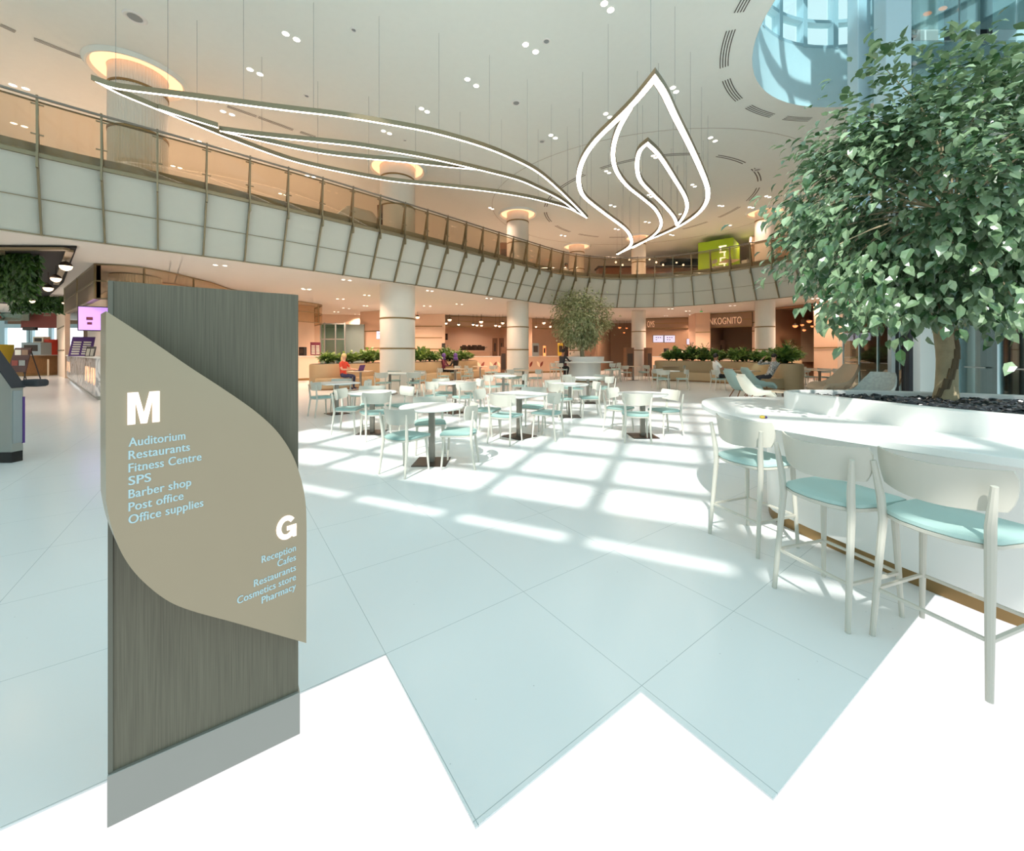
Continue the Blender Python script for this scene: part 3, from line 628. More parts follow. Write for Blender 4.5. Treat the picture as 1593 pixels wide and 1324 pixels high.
# dark chips filling the planter
q = MB(); inn = inset(pl, .065*SG); rg = random.Random(3)
def inside(p, poly):
    c = False; n = len(poly)
    for i in range(n):
        a, b_ = poly[i], poly[i-1]
        if (a.y > p.y) != (b_.y > p.y) and p.x < (b_.x-a.x)*(p.y-a.y)/(b_.y-a.y)+a.x: c = not c
    return c
q.loft([zz(inn, 1.03), zz(scaled(inn, .6), 1.06)])
cnt = 0
while cnt < 2600:
    p = Vector((rg.uniform(-1, 1.3), rg.uniform(-1.25, 1.05), 0))
    if not inside(p, inn): continue
    cnt += 1; r = rg.uniform(.014, .034)
    Mx = Matrix.Translation(p+Vector((0, 0, 1.055+rg.uniform(-.01, .014)))) @ Matrix.Rotation(rg.uniform(0, 6.3), 4, 'Z') @ Matrix.Rotation(rg.uniform(-.6, .6), 4, 'X') @ Matrix.Rotation(rg.uniform(-.5, .5), 4, 'Y')
    ang = [2*PI*k/5+rg.uniform(-.3, .3) for k in range(5)]
    lo = [q.b.verts.new(Mx @ Vector((math.cos(a)*r*1.3, math.sin(a)*r*.8, -.006))) for a in ang]; hi = [q.b.verts.new(Mx @ Vector((math.cos(a)*r, math.sin(a)*r*.6, .006))) for a in ang]
    q._f(hi)
    for k in range(5): q._f((lo[k], lo[(k+1) % 5], hi[(k+1) % 5], hi[k]))
ch = q.build('stone_chips', M['pebble'], None, loc=bo); tag(ch, 'dark stone chips covering the soil of the bar counter planter', 'stone chips', kind='stuff')
# ---- trees
def leaf_card(q, pos, d, nrm, L, W, rg):
    """one folded, drooping leaf: base, two shoulders, two mids, tip"""
    d = d.normalized(); s = d.cross(nrm)
    if s.length < 1e-3: s = d.orthogonal()
    s.normalize(); u = s.cross(d).normalized(); v = q.b.verts.new
    curl = rg.uniform(.05, .22)*L; fold = rg.uniform(.06, .2)*W
    b0 = v(pos); m0 = v(pos+d*L*.38+u*curl*.3); m1 = v(pos+d*L*.72); tip = v(pos+d*L-u*curl)
    a = v(pos+d*L*.28+s*W*.42+u*(fold+curl*.2)); a2 = v(pos+d*L*.62+s*W*.36+u*fold)
    c = v(pos+d*L*.28-s*W*.42+u*(fold+curl*.2)); c2 = v(pos+d*L*.62-s*W*.36+u*fold)
    q._f((b0, m0, a)); q._f((m0, m1, a2, a)); q._f((m1, tip, a2)); q._f((b0, c, m0)); q._f((m0, c, c2, m1)); q._f((m1, c2, tip))
def make_tree(name, label, base, trunk_pts, trunk_r, crown_c, crown_r, nclus, nleaf, L, leafm, seed, droop=.55, extra=(), fork=True, twigs=True):
    rg = random.Random(seed); root = thing(name, label, 'tree', base); B = Vector(base)
    tp = smooth_curve([Vector(p)-B for p in trunk_pts], 5); n = len(tp)
    rr = [trunk_r*(1.25-.65*i/(n-1)) if i > 1 else trunk_r*1.35 for i in range(n)]
    q = MB(); q.tube(tp, rr, 12)
    q.build('trunk', M['bark'], root, smooth=True)
    if fork:
        q = MB(); vine = []
        for k in range(24):
            t = k/23; p = tp[min(n-1, int(t*(n-1)*.55))]; a = 2.6+t*4.2; r = trunk_r*(1.3-.35*t); vine.append(p+Vector((math.cos(a)*r, math.sin(a)*r, 0)))
        q.tube(vine, [.02-.010*k/23 for k in range(24)], 6); v2 = [p+Vector((.028, -.012, 0))*(1-i/24) for i, p in enumerate(vine)]; q.tube(v2, [.016-.008*k/23 for k in range(24)], 6)
        q.build('vine', mat('vine_bark', (112, 96, 74), .9), root, smooth=True)
    cc = Vector(crown_c)-B; q = MB(); qb = MB(); start = tp[-1]
    clus = []
    for k in range(nclus):
        while True:
            w = Vector((rg.uniform(-1, 1), rg.uniform(-1, 1), rg.uniform(-1, 1)))
            if .25 < w.length <= 1: break
        if rg.random() < .75: w = w.normalized()*rg.uniform(.72, 1.0)
        clus.append(cc+Vector((w.x*crown_r[0], w.y*crown_r[1], w.z*crown_r[2])))
    clus += [Vector(e)-B for e in extra]
    for c in clus:
        p1 = start.lerp(cc, rg.uniform(0, .5)); mid_ = p1.lerp(c, .5)+Vector((rg.uniform(-.1, .1), rg.uniform(-.1, .1), rg.uniform(0, .18)))
        br = smooth_curve([p1, mid_, c], 4)
        if twigs and rg.random() < .35: qb.tube(br, [.010-.007*i/(len(br)-1) for i in range(len(br))], 5, cap=False)
        outd = (c-cc); outd = outd.normalized() if outd.length > .01 else Vector((0, 0, 1))
        R = L*3.2
        for j in range(nleaf):
            p = c+Vector((rg.gauss(0, R*.42), rg.gauss(0, R*.42), rg.gauss(0, R*.36)))
            o_ = (p-cc); o_ = o_.normalized() if o_.length > .01 else outd
            d = o_*.8+Vector((rg.uniform(-.7, .7), rg.uniform(-.7, .7), rg.uniform(-.5, .4)-droop)); nrm = o_*.6+Vector((rg.uniform(-.4, .4), rg.uniform(-.4, .4), .9))
            s_ = L*rg.uniform(.65, 1.2); leaf_card(q, p, d, nrm, s_, s_*.62, rg)
    q.build('foliage', leafm, root, smooth=False)
    if twigs: qb.build('branches', M['bark'], root, smooth=True)
    return root
tb = G(1471, 622, 1.06)
ex = [P(1252, 335, 2.75), P(1264, 330, 2.8), P(1285, 300, 2.9), P(1285, 390, 2.75), P(1315, 240, 3.0), P(1315, 440, 2.7), P(1330, 475, 2.8), P(1345, 180, 3.1), P(1380, 110, 3.2), P(1480, 95, 3.3), P(1560, 110, 3.2), P(1590, 140, 3.0), P(1380, 470, 2.8), P(1560, 470, 2.8), P(1585, 480, 2.6)]
make_tree('ficus_tree', 'big ficus tree growing from the bar counter planter', (tb.x, tb.y, 1.04), [(tb.x, tb.y, 1.04), (tb.x+.01, tb.y, 1.4), (tb.x-.02, tb.y+.02, 1.8), (tb.x+.05, tb.y+.03, 2.2), (tb.x+.1, tb.y+.05, 2.6)], .058,
          (tb.x+.14, tb.y+.05, 2.70), (1.20, 1.02, .92), 165, 84, .098, M['leaf'], 11, extra=ex)
# ------------------------------------------------------------------ seating: one builder for stool and chair
def seat_outline(w, dpt, n=7):
    pts = [Vector((-w*.49, dpt*.5, 0)), Vector((w*.49, dpt*.5, 0))]
    side = [(w*.5, dpt*.35), (w*.5, 0), (w*.46, -dpt*.28)]; arc_ = [(w*.40, -dpt*.40), (w*.22, -dpt*.50), (0, -dpt*.53)]
    R_ = side+arc_; pts += [Vector((x, y, 0)) for x, y in R_]+[Vector((-x, y, 0)) for x, y in R_[::-1][1:]]
    return pts
def make_seat(name, label, cat, sh, back0, back1, legtop, foot=None, group=None):
    root = thing(name, label, cat, (0, 0, 0), group=group); w = .44; dp = .42
    ol = seat_outline(w, dp)
    def ins(k): return [Vector((p.x*k, p.y*k, 0)) for p in ol]
    q = MB(); q.loft([zz(ins(.94), sh-.052), zz(ins(1.0), sh-.044), zz(ins(1.0), sh-.028)]); q.build('seat_frame', M['chair'], root, smooth=True)
    q = MB(); q.loft([zz(ins(.97), sh-.029), zz(ins(1.01), sh-.022), zz(ins(1.0), sh-.006), zz(ins(.9), sh+.004), zz(ins(.4), sh+.006)]); q.build('seat_cushion', M['mint'] if foot else M['mint_shaded'], root, smooth=True)
    q = MB(); N = 15; outer_, inner_ = [], []
    H_ = back1-back0; rings = []
    for j in range(6):
        v = j/5; zt_ = back0+H_*v; ro = []
        hw = .245*(1-.12*(1-v)**3) if v < 1 else .243
        if j == 5: hw = .236
        for i in range(N):
            u = -1+2*i/(N-1); x = u*hw; y = -.225+.125*(abs(x)/.245)**2-.035*(v-.5)
            zz_ = zt_+(.012*(abs(u)**2) if v > .5 else .02*(abs(u)**2)*(1-v))
            ro.append(Vector((x, y, zz_)))
        rings.append(ro)
    th = .013; full = []
    for ro in rings: full.append(ro+[p+Vector((0, th, 0)) for p in ro[::-1]])
    q.loft(full); q.build('backrest', M['chair'], root, smooth=True)
    for sx in (-1, 1):
        q = MB(); q.tube([(sx*.205, -.225, 0), (sx*.188, -.172, sh-.06), (sx*.192, -.182, sh+.06), (sx*.212, -.205, legtop)], [.0125, .019, .019, .0125], 10); q.build('leg', M['chair'], root, smooth=True)
    for sx in (-1, 1):
        q = MB(); q.tube([(sx*.205, .195, 0), (sx*.185, .165, sh-.05)], [.0115, .018], 10); q.build('leg', M['chair'], root, smooth=True)
    if foot:
        q = MB(); zf = foot; k = zf/(sh-.06); xr = .205-.017*k; yr = -.225+.053*k; yf = .195-.03*k
        q.bar((-xr, yr, zf), (xr, yr, zf), .014, .014); q.bar((-xr, yf, zf), (xr, yf, zf), .014, .014); q.bar((-xr, yr, zf), (-xr, yf, zf), .014, .014); q.bar((xr, yr, zf), (xr, yf, zf), .014, .014)
        q.build('footrest', M['chair'], root)
    return root
stool0 = make_seat('bar_stool', 'white bar stool with mint seat at the rounded left end of the bar counter', 'stool', .655, .755, .945, .895, .24, 'bar stools at the near counter')
def put(o, x, y, th): o.location = (x, y, 0); o.rotation_euler[2] = math.radians(th-90)
put(stool0, 1.87, 3.06, 21)
dup(stool0, (1.895, 2.31, 0), math.radians(17-90), 'middle of the three white bar stools at the near bar counter', 'bar stools at the near counter')
dup(stool0, (2.13, 1.91, 0), math.radians(19-90), 'white bar stool nearest the camera, its tall leg standing past the floor edge', 'bar stools at the near counter')

tk = thing('trinket', 'tiny yellow and purple trinket on the bar counter edge above the first stool', 'trinket', (1.90, 3.0, .952))
q = MB(); q.ball((0, 0, .012), (.022, .014, .012), 8, 6); q.build('body', M['yellow'], tk, smooth=True); q = MB(); q.ball((.026, .004, .010), (.014, .012, .010), 8, 6); q.build('bead', M['purple'], tk, smooth=True)
# ------------------------------------------------------------------ dining tables and chairs
chair0 = make_seat('dining_chair', 'x', 'chair', .455, .60, .785, .735)
CHAIR_USED = [False]
def chair(x, y, th, label, group, z=0):
    if not CHAIR_USED[0]:
        CHAIR_USED[0] = True; o = chair0; o['label'] = label
        if group: o['group'] = group
        o.location = (x, y, z); o.rotation_euler[2] = math.radians(th-90); return o
    return dup(chair0, (x, y, z), math.radians(th-90), label, group)
def make_table(name, shape, m, size=.84, size2=None, h=.745, base=True):
    root = thing(name, 'x', 'table', (0, 0, 0)); q = MB()
    if shape == 'round':
        r = size/2; q.lathe([(r-.012, h-.028), (r, h-.016), (r, h-.004), (r-.004, h)], (0, 0, 0), 40); q.build('tabletop', m, root, smooth=True)
    else:
        a, b_ = size/2, (size2 or size)/2; c = .06; pts = []
        for sx, sy, a0 in ((1, 1, 0), (-1, 1, 90), (-1, -1, 180), (1, -1, 270)):
            for k in range(5): t = math.radians(a0+k*22.5); pts.append(Vector((sx*(a-c)+math.cos(t)*c, sy*(b_-c)+math.sin(t)*c, 0)))
        q.loft([zz([p*.985 for p in pts], h-.028), zz(pts, h-.016), zz(pts, h-.003), zz([p*.995 for p in pts], h)]); q.build('tabletop', m, root, smooth=True)
    xs = [0] if not size2 or size2 < 1.2 else [0]
    for yo in ([0] if not size2 or size2 < 1.3 else [-size2*.27, size2*.27]):
        q = MB(); q.box((0, yo, .36), (.075, .075, .72)); q.build('pedestal', M['steel'], root, bevel=.006)
        q = MB(); q.box((0, yo, .006), (.44, .44, .012)); q.build('base_plate', M['basepl'], root, bevel=.003)
    return root
TPRO = {}
def table(kind, x, y, rz, label, group=None, z=0):
    if kind not in TPRO:
        if kind == 'round': TPRO[kind] = make_table('round_table', 'round', M['tabletop'])
        elif kind == 'square': TPRO[kind] = make_table('square_table', 'square', M['tabletop'], .82)
        elif kind == 'long': TPRO[kind] = make_table('long_table', 'square', M['tabletop'], .8, 1.5)
        elif kind == 'oak': TPRO[kind] = make_table('oak_table', 'square', M['oak'], .75)
        o = TPRO[kind]; o.location = (x, y, z); o.rotation_euler[2] = math.radians(rz); o['label'] = label
        if group: o['group'] = group
        return o
    return dup(TPRO[kind], (x, y, z), math.radians(rz), label, group)
def tset(kind, px, base_y, rz, tl, chairs, cl, grp='dining chairs', tgrp='dining tables'):
    d = CAM_H*FPX/(base_y-HY); x = XD(px, d); table(kind, x, d, rz, tl, tgrp)
    for c in chairs:
        phi, r = c[0], c[1]; f = c[2] if len(c) > 2 else phi+180; a = math.radians(phi)
        chair(x+math.cos(a)*r, d+math.sin(a)*r, f, c[3] if len(c) > 3 else cl, grp)
tset('round', 671.7, 719, 0, 'round white table nearest the camera in the sunlit dining area', [
    (240, .48, 62, 'white chair nearest the camera, its back to us, at the nearest round table'), (338, .42, 178, 'white chair tucked in sideways at the right of the nearest round table'), (104, .58, 284, 'white chair facing us across the nearest round table')], '')
tset('square', 807.8, 679, 45, 'square white table set cornerwise in the middle of the dining area', [
    (242, .5, 62, 'white chair with its back to us at the middle cornerwise square table'), (344, .5, 152, 'white chair angled in from the right at the middle cornerwise square table'), (163, .62, -18, 'white chair on the left side of the middle cornerwise square table'), (68, .66, 248, 'white chair across the middle cornerwise square table')], '')
tset('round', 999.7, 678.4, 0, 'round white table standing alone on the right of the sunlit floor', [
    (238, .42, 80, 'white chair with its back to us at the lone round table on the right'), (128, .5, -38, 'white chair on the left of the lone round table at right'), (14, .45, 196, 'white chair on the right of the lone round table at right')], '')
tset('round', 579.2, 673, 0, 'round white table left of the nearest one, half behind its chairs', [
    (295, .52, 122, 'white chair with its back to us at the second round table from the left front'), (180, .44, 2, 'white chair seen side-on at the left of the second round table'), (48, .62, 228, 'white chair behind the second round table, its sunlit back turned right'), (110, .6, 290, 'white chair tucked in behind the second round table')], '')
tset('square', 524, 643.5, 45, 'square white table farthest left, in front of the woman in red', [
    (244, .42, 48, 'leftmost white chair of the sunlit dining area'), (104, .55, 284, 'white chair facing us across the leftmost square table'), (16, .55, 192, 'white chair on the right side of the leftmost square table')], '')
tset('square', 707, 642, 45, 'square white table behind the nearest round one, left of centre', [
    (215, .5, 50, 'white chair on the near left of the square table left of centre'), (28, .52, 200, 'white chair on the far right of the square table left of centre'), (128, .58, 308, 'white chair on the far left of the square table left of centre'), (300, .6, 120, 'white chair on the near right of the square table left of centre')], '')
tset('round', 886.6, 648, 0, 'round white table right of centre, in front of the small tree', [
    (226, .42, 40, 'white chair on the near left of the round table below the small tree'), (355, .45, 178, 'white chair seen side-on right of the round table below the small tree'), (120, .55, 300, 'white chair across the round table below the small tree')], '')
tset('round', 914.5, 627, 0, 'round white table close to the small tree planter', [
    (205, .52, 30, 'white chair at the left of the round table closest to the small tree'), (332, .52, 140, 'white chair at the right of the round table closest to the small tree'), (140, .6, 320, 'white chair at the far left of the table closest to the small tree'), (45, .6, 225, 'white chair at the far right of the table closest to the small tree')], '')
tset('round', 783, 621.5, 0, 'round white table behind the middle square one', [
    (225, .52, 40, 'white chair at the near left of the round table behind the middle square one'), (350, .52, 172, 'white chair at the right of the round table behind the middle square one'), (95, .58, 275, 'white chair on the far side of the round table behind the middle square one')], '')
tset('long', 624.5, 613, 90, 'long white table in front of the wide round column', [
    (228, .72, 80, 'white chair at the near left end of the long white table by the column'), (318, .74, 110, 'white chair at the near right end of the long white table by the column'), (50, .72, 250, 'white chair behind the long white table, left of the column'), (125, .74, 285, 'white chair behind the left end of the long white table')], '')
tset('oak', 814, 604, 40, 'pale table in the shade in front of the second column', [
    (215, .55, 40, 'pale chair at the near left of the table before the second column'), (335, .55, 150, 'pale chair at the right of the table before the second column'), (105, .55, 285, 'pale chair standing against the second column')], '')
tset('oak', 708, 600, 40, 'pale table beside the two people in purple headscarves', [
    (205, .55, 30, 'pale chair at the near left of the table by the people in purple headscarves'), (350, .55, 170, 'pale chair at the near right of the table by the people in purple headscarves')], '')
tset('oak', 747, 592, 0, 'pale table before the counter with the chevron ornaments', [
    (335, .6, 150, 'pale chair right of the table before the chevron counter'), (20, .7, 200, 'pale chair behind the table before the chevron counter'), (200, .6, 20, 'pale chair left of the table before the chevron counter')], '')
tset('oak', 650, 592, 0, 'pale table between the wide column and the planter', [(340, .6, 160, 'pale chair right of the wide column, side-on to the planter')], '')
tset('oak', 601, 594, 0, 'pale table hidden behind the long white table', [(240, .6, 60, 'pale chair with back to us left of the wide column'), (300, .62, 120, 'pale chair with back to us touching the wide column outline'), (0, .6, 180, 'pale chair seen edge-on before the wide column')], '')
tset('round', 1040, 606, 0, 'round pale table in the shade right of the small tree, nearest of its row', [
    (228, .5, 60, 'pale chair with back to us at the nearest shaded table right of the small tree'), (110, .55, 280, 'pale chair facing us at the nearest shaded table right of the small tree'), (340, .5, 165, 'pale chair side-on at the right of the nearest shaded table right of the small tree')], '')
tset('oak', 985, 591.5, 0, 'pale table just right of the small tree planter', [
    (215, .6, 40, 'pale chair left of the table next to the small tree planter'), (330, .6, 150, 'pale chair right of the table next to the small tree planter'), (15, .65, 195, 'pale chair far right of the table next to the small tree planter')], '')
tset('oak', 1041, 591, 0, 'pale table at the left end of the long planter bench', [(335, .62, 150, 'pale chair at the table by the left end of the planter bench'), (165, .6, -15, 'pale chair left of the table by the left end of the planter bench')], '')
tset('oak', 1096, 590.5, 0, 'pale table along the planter bench behind the man in white', [(230, .62, 60, 'pale chair with back to us along the planter bench'), (310, .62, 120, 'pale chair nearest the man in white along the planter bench')], '')
tset('oak', 1160, 606, 20, 'pale table in front of the man in the white shirt', [], '')
tset('oak', 1248, 598, 0, 'left table of the pair beyond the tan planter end', [(60, .6, 240, 'pale chair behind the left table beyond the planter end'), (120, .62, 300, 'second pale chair behind the left table beyond the planter end')], '')
tset('oak', 1275, 604, 0, 'right table of the pair beyond the tan planter end', [(40, .62, 220, 'pale chair behind the right table beyond the planter end'), (90, .7, 270, 'pale chair straight behind the right table beyond the planter end'), (0, .62, 180, 'pale chair at the right of the right table beyond the planter end')], '')
tset('oak', 1322, 603, 0, 'pale table next to the glass lobby wall', [], '')
tset('oak', 561, 607, 0, 'pale table with the laptop of the woman in red', [], '')
tset('oak', 521, 596, 0, 'x', [], '') if False else None
# upper floor cafe tables glimpsed through the railing glass
for i, (px, d, lab) in enumerate(((656, 18.5, 'cafe table behind the railing right of the wide column'), (705, 20.5, 'cafe table behind the railing before the second column'), (742, 22.0, 'cafe table behind the railing left of the brown panel'), (905, 25.5, 'cafe table behind the railing above the small tree'), (1135, 21, 'cafe table in front of the lime green kiosk'))):
    x = XD(px, d); table('oak', x, d, 0, 'pale '+lab, 'upper floor tables', ZL)
    chair(x-.62, d+.1, 0, 'chair left of the '+lab, 'upper floor chairs', ZL)
    chair(x+.62, d-.1, 180, 'chair right of the '+lab, 'upper floor chairs', ZL)
# ------------------------------------------------------------------ small tree in its round bar
sc_c = Vector((XD(908, 20.3), 20.3, 0))
rb = thing('round_bar', 'round white bar wrapped around the small tree in the middle of the hall', 'counter', sc_c)
q = MB(); q.lathe([(.86, .07), (.86, .98)], (0, 0, 0), 48); q.build('body', M['white'], rb, smooth=True)
q = MB(); q.lathe([(.82, 0), (.82, .08)], (0, 0, 0), 48); q.build('kick_plate', M['brass'], rb, smooth=True)
q = MB(); q.lathe([(1.46, .96), (1.48, .975), (1.48, 1.0), (1.46, 1.015)], (0, 0, 0), 56); q.build('worktop', M['white'], rb, smooth=True)
q = MB(); q.lathe([(1.0, 1.01), (1.03, 1.26), (.97, 1.26), (.95, 1.16)], (0, 0, 0), 56); q.build('planter_rim', M['white'], rb, smooth=True)
q = MB(); q.lathe([(.95, 1.18), (0, 1.21)], (0, 0, 0), 32); q.build('soil', M['pebble'], rb)
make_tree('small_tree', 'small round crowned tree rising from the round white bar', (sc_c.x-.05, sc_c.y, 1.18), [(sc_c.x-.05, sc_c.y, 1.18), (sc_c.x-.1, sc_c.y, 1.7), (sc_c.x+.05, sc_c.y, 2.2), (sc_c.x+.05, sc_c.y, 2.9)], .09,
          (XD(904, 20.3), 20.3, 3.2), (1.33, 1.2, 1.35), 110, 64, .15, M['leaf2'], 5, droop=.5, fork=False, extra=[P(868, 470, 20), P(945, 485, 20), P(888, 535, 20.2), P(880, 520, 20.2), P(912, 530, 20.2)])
for ang, lab in ((200, 'bar stool far left of the round white bar'), (218, 'bar stool with the seated man at the round white bar'), (312, 'bar stool right of the round white bar, nearest to us'), (332, 'second bar stool right of the round white bar'), (352, 'third bar stool right of the round white bar')):
    a = math.radians(ang); dup(stool0, (sc_c.x+math.cos(a)*1.62, sc_c.y+math.sin(a)*1.62, 0), a+PI-PI/2, 'white '+lab, 'bar stools at the round bar')
MANSTOOL = (sc_c.x+math.cos(math.radians(218))*1.62, sc_c.y+math.sin(math.radians(218))*1.62)
# ------------------------------------------------------------------ plants
def make_plant(name, label, loc, h, spread, n, L, m, seed, kind='bush', group=None):
    rg = random.Random(seed); root = thing(name, label, 'plant', loc, group=group); q = MB(); st = MB()
    for k in range(n):
        a = rg.uniform(0, 2*PI); tilt = rg.uniform(.1, .95)
        tip = Vector((math.cos(a)*spread*tilt, math.sin(a)*spread*tilt, h*(1.1-.55*tilt)*rg.uniform(.7, 1.1)))
        pts = smooth_curve([Vector((0, 0, 0)), Vector((tip.x*.35, tip.y*.35, tip.z*.7)), tip], 3); st.tube(pts, .008, 3, cap=False)
        out = (tip.normalized()+Vector((0, 0, -.2)))
        if kind == 'bush':
            for j in range(4): leaf_card(q, tip*rg.uniform(.2, 1)+Vector((0, 0, .04)), out+Vector((rg.uniform(-.6, .6), rg.uniform(-.6, .6), rg.uniform(-.5, .3))), Vector((rg.uniform(-.3, .3), rg.uniform(-.3, .3), 1)), L*rg.uniform(.7, 1.3), L*.75, rg)
        else:
            for j in range(7):
                p = pts[min(len(pts)-1, 1+j*len(pts)//8)]
                for sgn in (-1, 1): leaf_card(q, p, Vector((-math.sin(a)*sgn, math.cos(a)*sgn, -.2))+out*.7, Vector((0, 0, 1)), L*.8, L*.16, rg)
    q.build('leaves', m, root); st.build('stems', M['moss'], root); return root
bush = [make_plant('planter_bush', 'x', (0, 0, -50), .42, .55, 70, .20, M['plant'], 21), make_plant('planter_bush', 'x', (0, 0, -50), .50, .6, 60, .24, M['plant'], 22)]
fern = make_plant('planter_fern', 'x', (0, 0, -50), .85, .6, 26, .22, M['moss'], 23, 'fern')
PUSED = {}
def plant(proto, x, y, z, s, label, group):
    rz = random.uniform(0, 6)
    if proto.name not in PUSED:
        PUSED[proto.name] = 1; proto.location = (x, y, z); proto.rotation_euler[2] = rz; proto.scale = (s,)*3; proto['label'] = label; proto['group'] = group; return proto
    return dup(proto, (x, y, z), rz, label, group, s)
# ------------------------------------------------------------------ curved planters with bench ledges
def planter(name, label, path, w, h, bench, plants_lab, grp, nplants, seed, front=1, ferns=()):
    p = relax(resample(smooth_curve([Vector((x, y, 0)) for x, y in path], 6), n=40), 3); nr = normals(p); c0 = p[0].copy(); root = thing(name, label, 'planter', c0)
    def o_(k, z): return [Vector((a.x+n_.x*k, a.y+n_.y*k, z))-c0 for a, n_ in zip(p, nr)]
    def capsule(k0, k1, z, rnd=True):
        A, B = o_(k0, z), o_(k1, z); t0 = (p[0]-p[1]).normalized(); t1 = (p[-1]-p[-2]).normalized(); r = (k1-k0)/2
        def arc(a, b_, t): m_ = (a+b_)/2; hv = (a-b_)/2; return [m_+hv*math.cos(th)+t*abs(r)*math.sin(th) for th in [PI*k/8 for k in range(1, 8)]]
        return A+arc(A[-1], B[-1], t1)+B[::-1]+arc(B[0], A[0], t0)
    q = MB(); q.loft([capsule(-w/2+.04, w/2-.04, .0), capsule(-w/2, w/2, .08), capsule(-w/2, w/2, h-.05), capsule(-w/2+.03, w/2-.03, h)]); q.build('planter_wall', M['tan'], root, smooth=True)
    q = MB(); q.loft([capsule(-w/2+.06, w/2-.06, h+.002), capsule(-w/2+.1, w/2-.1, h+.01)]); q.build('soil', M['dark'], root)
    if bench:
        s_ = bench*front; k0, k1 = sorted((front*w/2*.2, front*w/2+s_)); q = MB(); q.loft([capsule(k0, k1-.0, .0), capsule(k0, k1, .40), capsule(k0+.03, k1-.03, .45)]); q.build('bench_seat', M['tan'], root, smooth=True)
        q = MB(); q.loft([capsule(k0-.005, k1+.005, .0), capsule(k0-.005, k1+.005, .06)]); q.build('plinth', M['wood'], root, smooth=True)
    rg = random.Random(seed)
    for k in range(nplants):
        t = (k+.5)/nplants; i = int(t*39); a, n_ = p[i], nr[i]
        pr = bush[rg.randrange(2)]; s_ = rg.uniform(.8, 1.15)
        plant(pr, a.x+n_.x*rg.uniform(-.2, .2), a.y+n_.y*rg.uniform(-.2, .2), h, s_, plants_lab, grp)
    for t in ferns:
        i = int(t*39); plant(fern, p[i].x, p[i].y, h, rg.uniform(1, 1.4), 'tall feathery plant rising above '+plants_lab.split(' in ')[-1], grp+' ferns')
    return root
planter('curved_planter', 'long tan curved planter with a bench ledge behind the woman in red', [(-7.7, 16.1), (-6.2, 17.6), (-4.6, 19.8), (-3.4, 22), (-2.6, 24)], 1.0, 1.0, .5, 'leafy green bush in the planter behind the woman in red', 'bushes of the left planter', 18, 4, front=-1, ferns=(.72,))
planter('curved_planter', 'long tan curved planter with a bench ledge behind the men at right', [(8.3, 21.6), (10.0, 20.8), (11.2, 19.2), (11.5, 17.2), (10.95, 15.6)], .95, 1.02, .7, 'leafy green bush in the planter behind the seated men', 'bushes of the right planter', 19, 6, front=-1, ferns=(.2, .28))
planter('raised_planter', 'planter against the dark niche beside the right column', [(14.75, 23.3), (15.05, 22.4), (15.35, 21.5)], .7, 1.05, 0, 'dark plant in the planter before the dark niche', 'plants before the dark niche', 6, 8, ferns=(.2, .5, .8))
# ------------------------------------------------------------------ lounge chairs and coffee table
def lounge(name, label, x, y, th, fab, s=1.0):
    root = thing(name, label, 'armchair', (x, y, 0), math.radians(th-90)); N = 13
    prof = [(.42, .36), (.30, .42), (.05, .38), (-.16, .40), (-.30, .55), (-.42, .80), (-.50, .98)]
    rings = []
    for j, (y_, z_) in enumerate(smooth_curve([Vector((a, b_, 0)) for a, b_ in prof], 3) and [(v.x, v.y) for v in smooth_curve([Vector((a, b_, 0)) for a, b_ in prof], 3)]):
        t = j/18; hw = .36+.05*math.sin(PI*t)-.08*max(0, t-.7)/.3; ro = []
        for i in range(N):
            u = -1+2*i/(N-1); ro.append(Vector((u*hw, y_+.10*abs(u)**3*(1 if t > .4 else 0), z_+.16*abs(u)**3*math.sin(PI*min(1, t*1.1)))))
        rings.append(ro)
    q = MB(); full = []
    for ro in rings: full.append(ro+[v+Vector((0, -.03, -.06)) for v in ro[::-1]])
    q.loft(full); q.build('shell', fab, root, smooth=True, angle=60)
    for sx in (-1, 1):
        for sy in (-1, 1):
            q = MB(); q.tube([(sx*.3, sy*.3-.03, 0), (sx*.2, sy*.16, .36)], [.012, .018], 8); q.build('leg', M['brown'], root)
    root.scale = (s,)*3; return root
lounge('lounge_chair', 'pale teal lounge chair nearest the bar counter, its back to us', XD(1156, 11.8), 11.8, -8, M['teal'])
lounge('lounge_chair', 'cream lounge chair beside the pale teal one by the bar counter', XD(1176, 10.7), 10.7, -12, M['cream'], .9)
lounge('lounge_chair', 'grey teal lounge chair in front of the man in the patterned shirt', XD(1180, 13.0), 13.0, -14, M['teal'])
lounge('lounge_chair', 'taupe lounge chair standing beyond the stone chip planter', XD(1295, 11.4), 11.4, 170, M['taupef'], 1.15)
lounge('lounge_chair', 'grey patterned lounge chair in front of the glass lobby wall', XD(1352, 9.6), 9.6, 190, M['patt'])
lounge('lounge_chair', 'grey lounge chair tucked behind the patterned one by the glass wall', XD(1366, 11.0), 11.0, 175, M['taupef'])
ct = thing('coffee_table', 'small low coffee table behind the left end of the planter rim', 'table', (XD(1212, 10.4), 10.4, 0), .4)
q = MB(); q.box((0, 0, .44), (.55, .55, .03)); q.build('tabletop', M['oak'], ct, bevel=.005)
for sx in (-1, 1):
    for sy in (-1, 1): q = MB(); q.box((sx*.25, sy*.25, .213), (.03, .03, .425)); q.build('leg', M['dark'], ct)
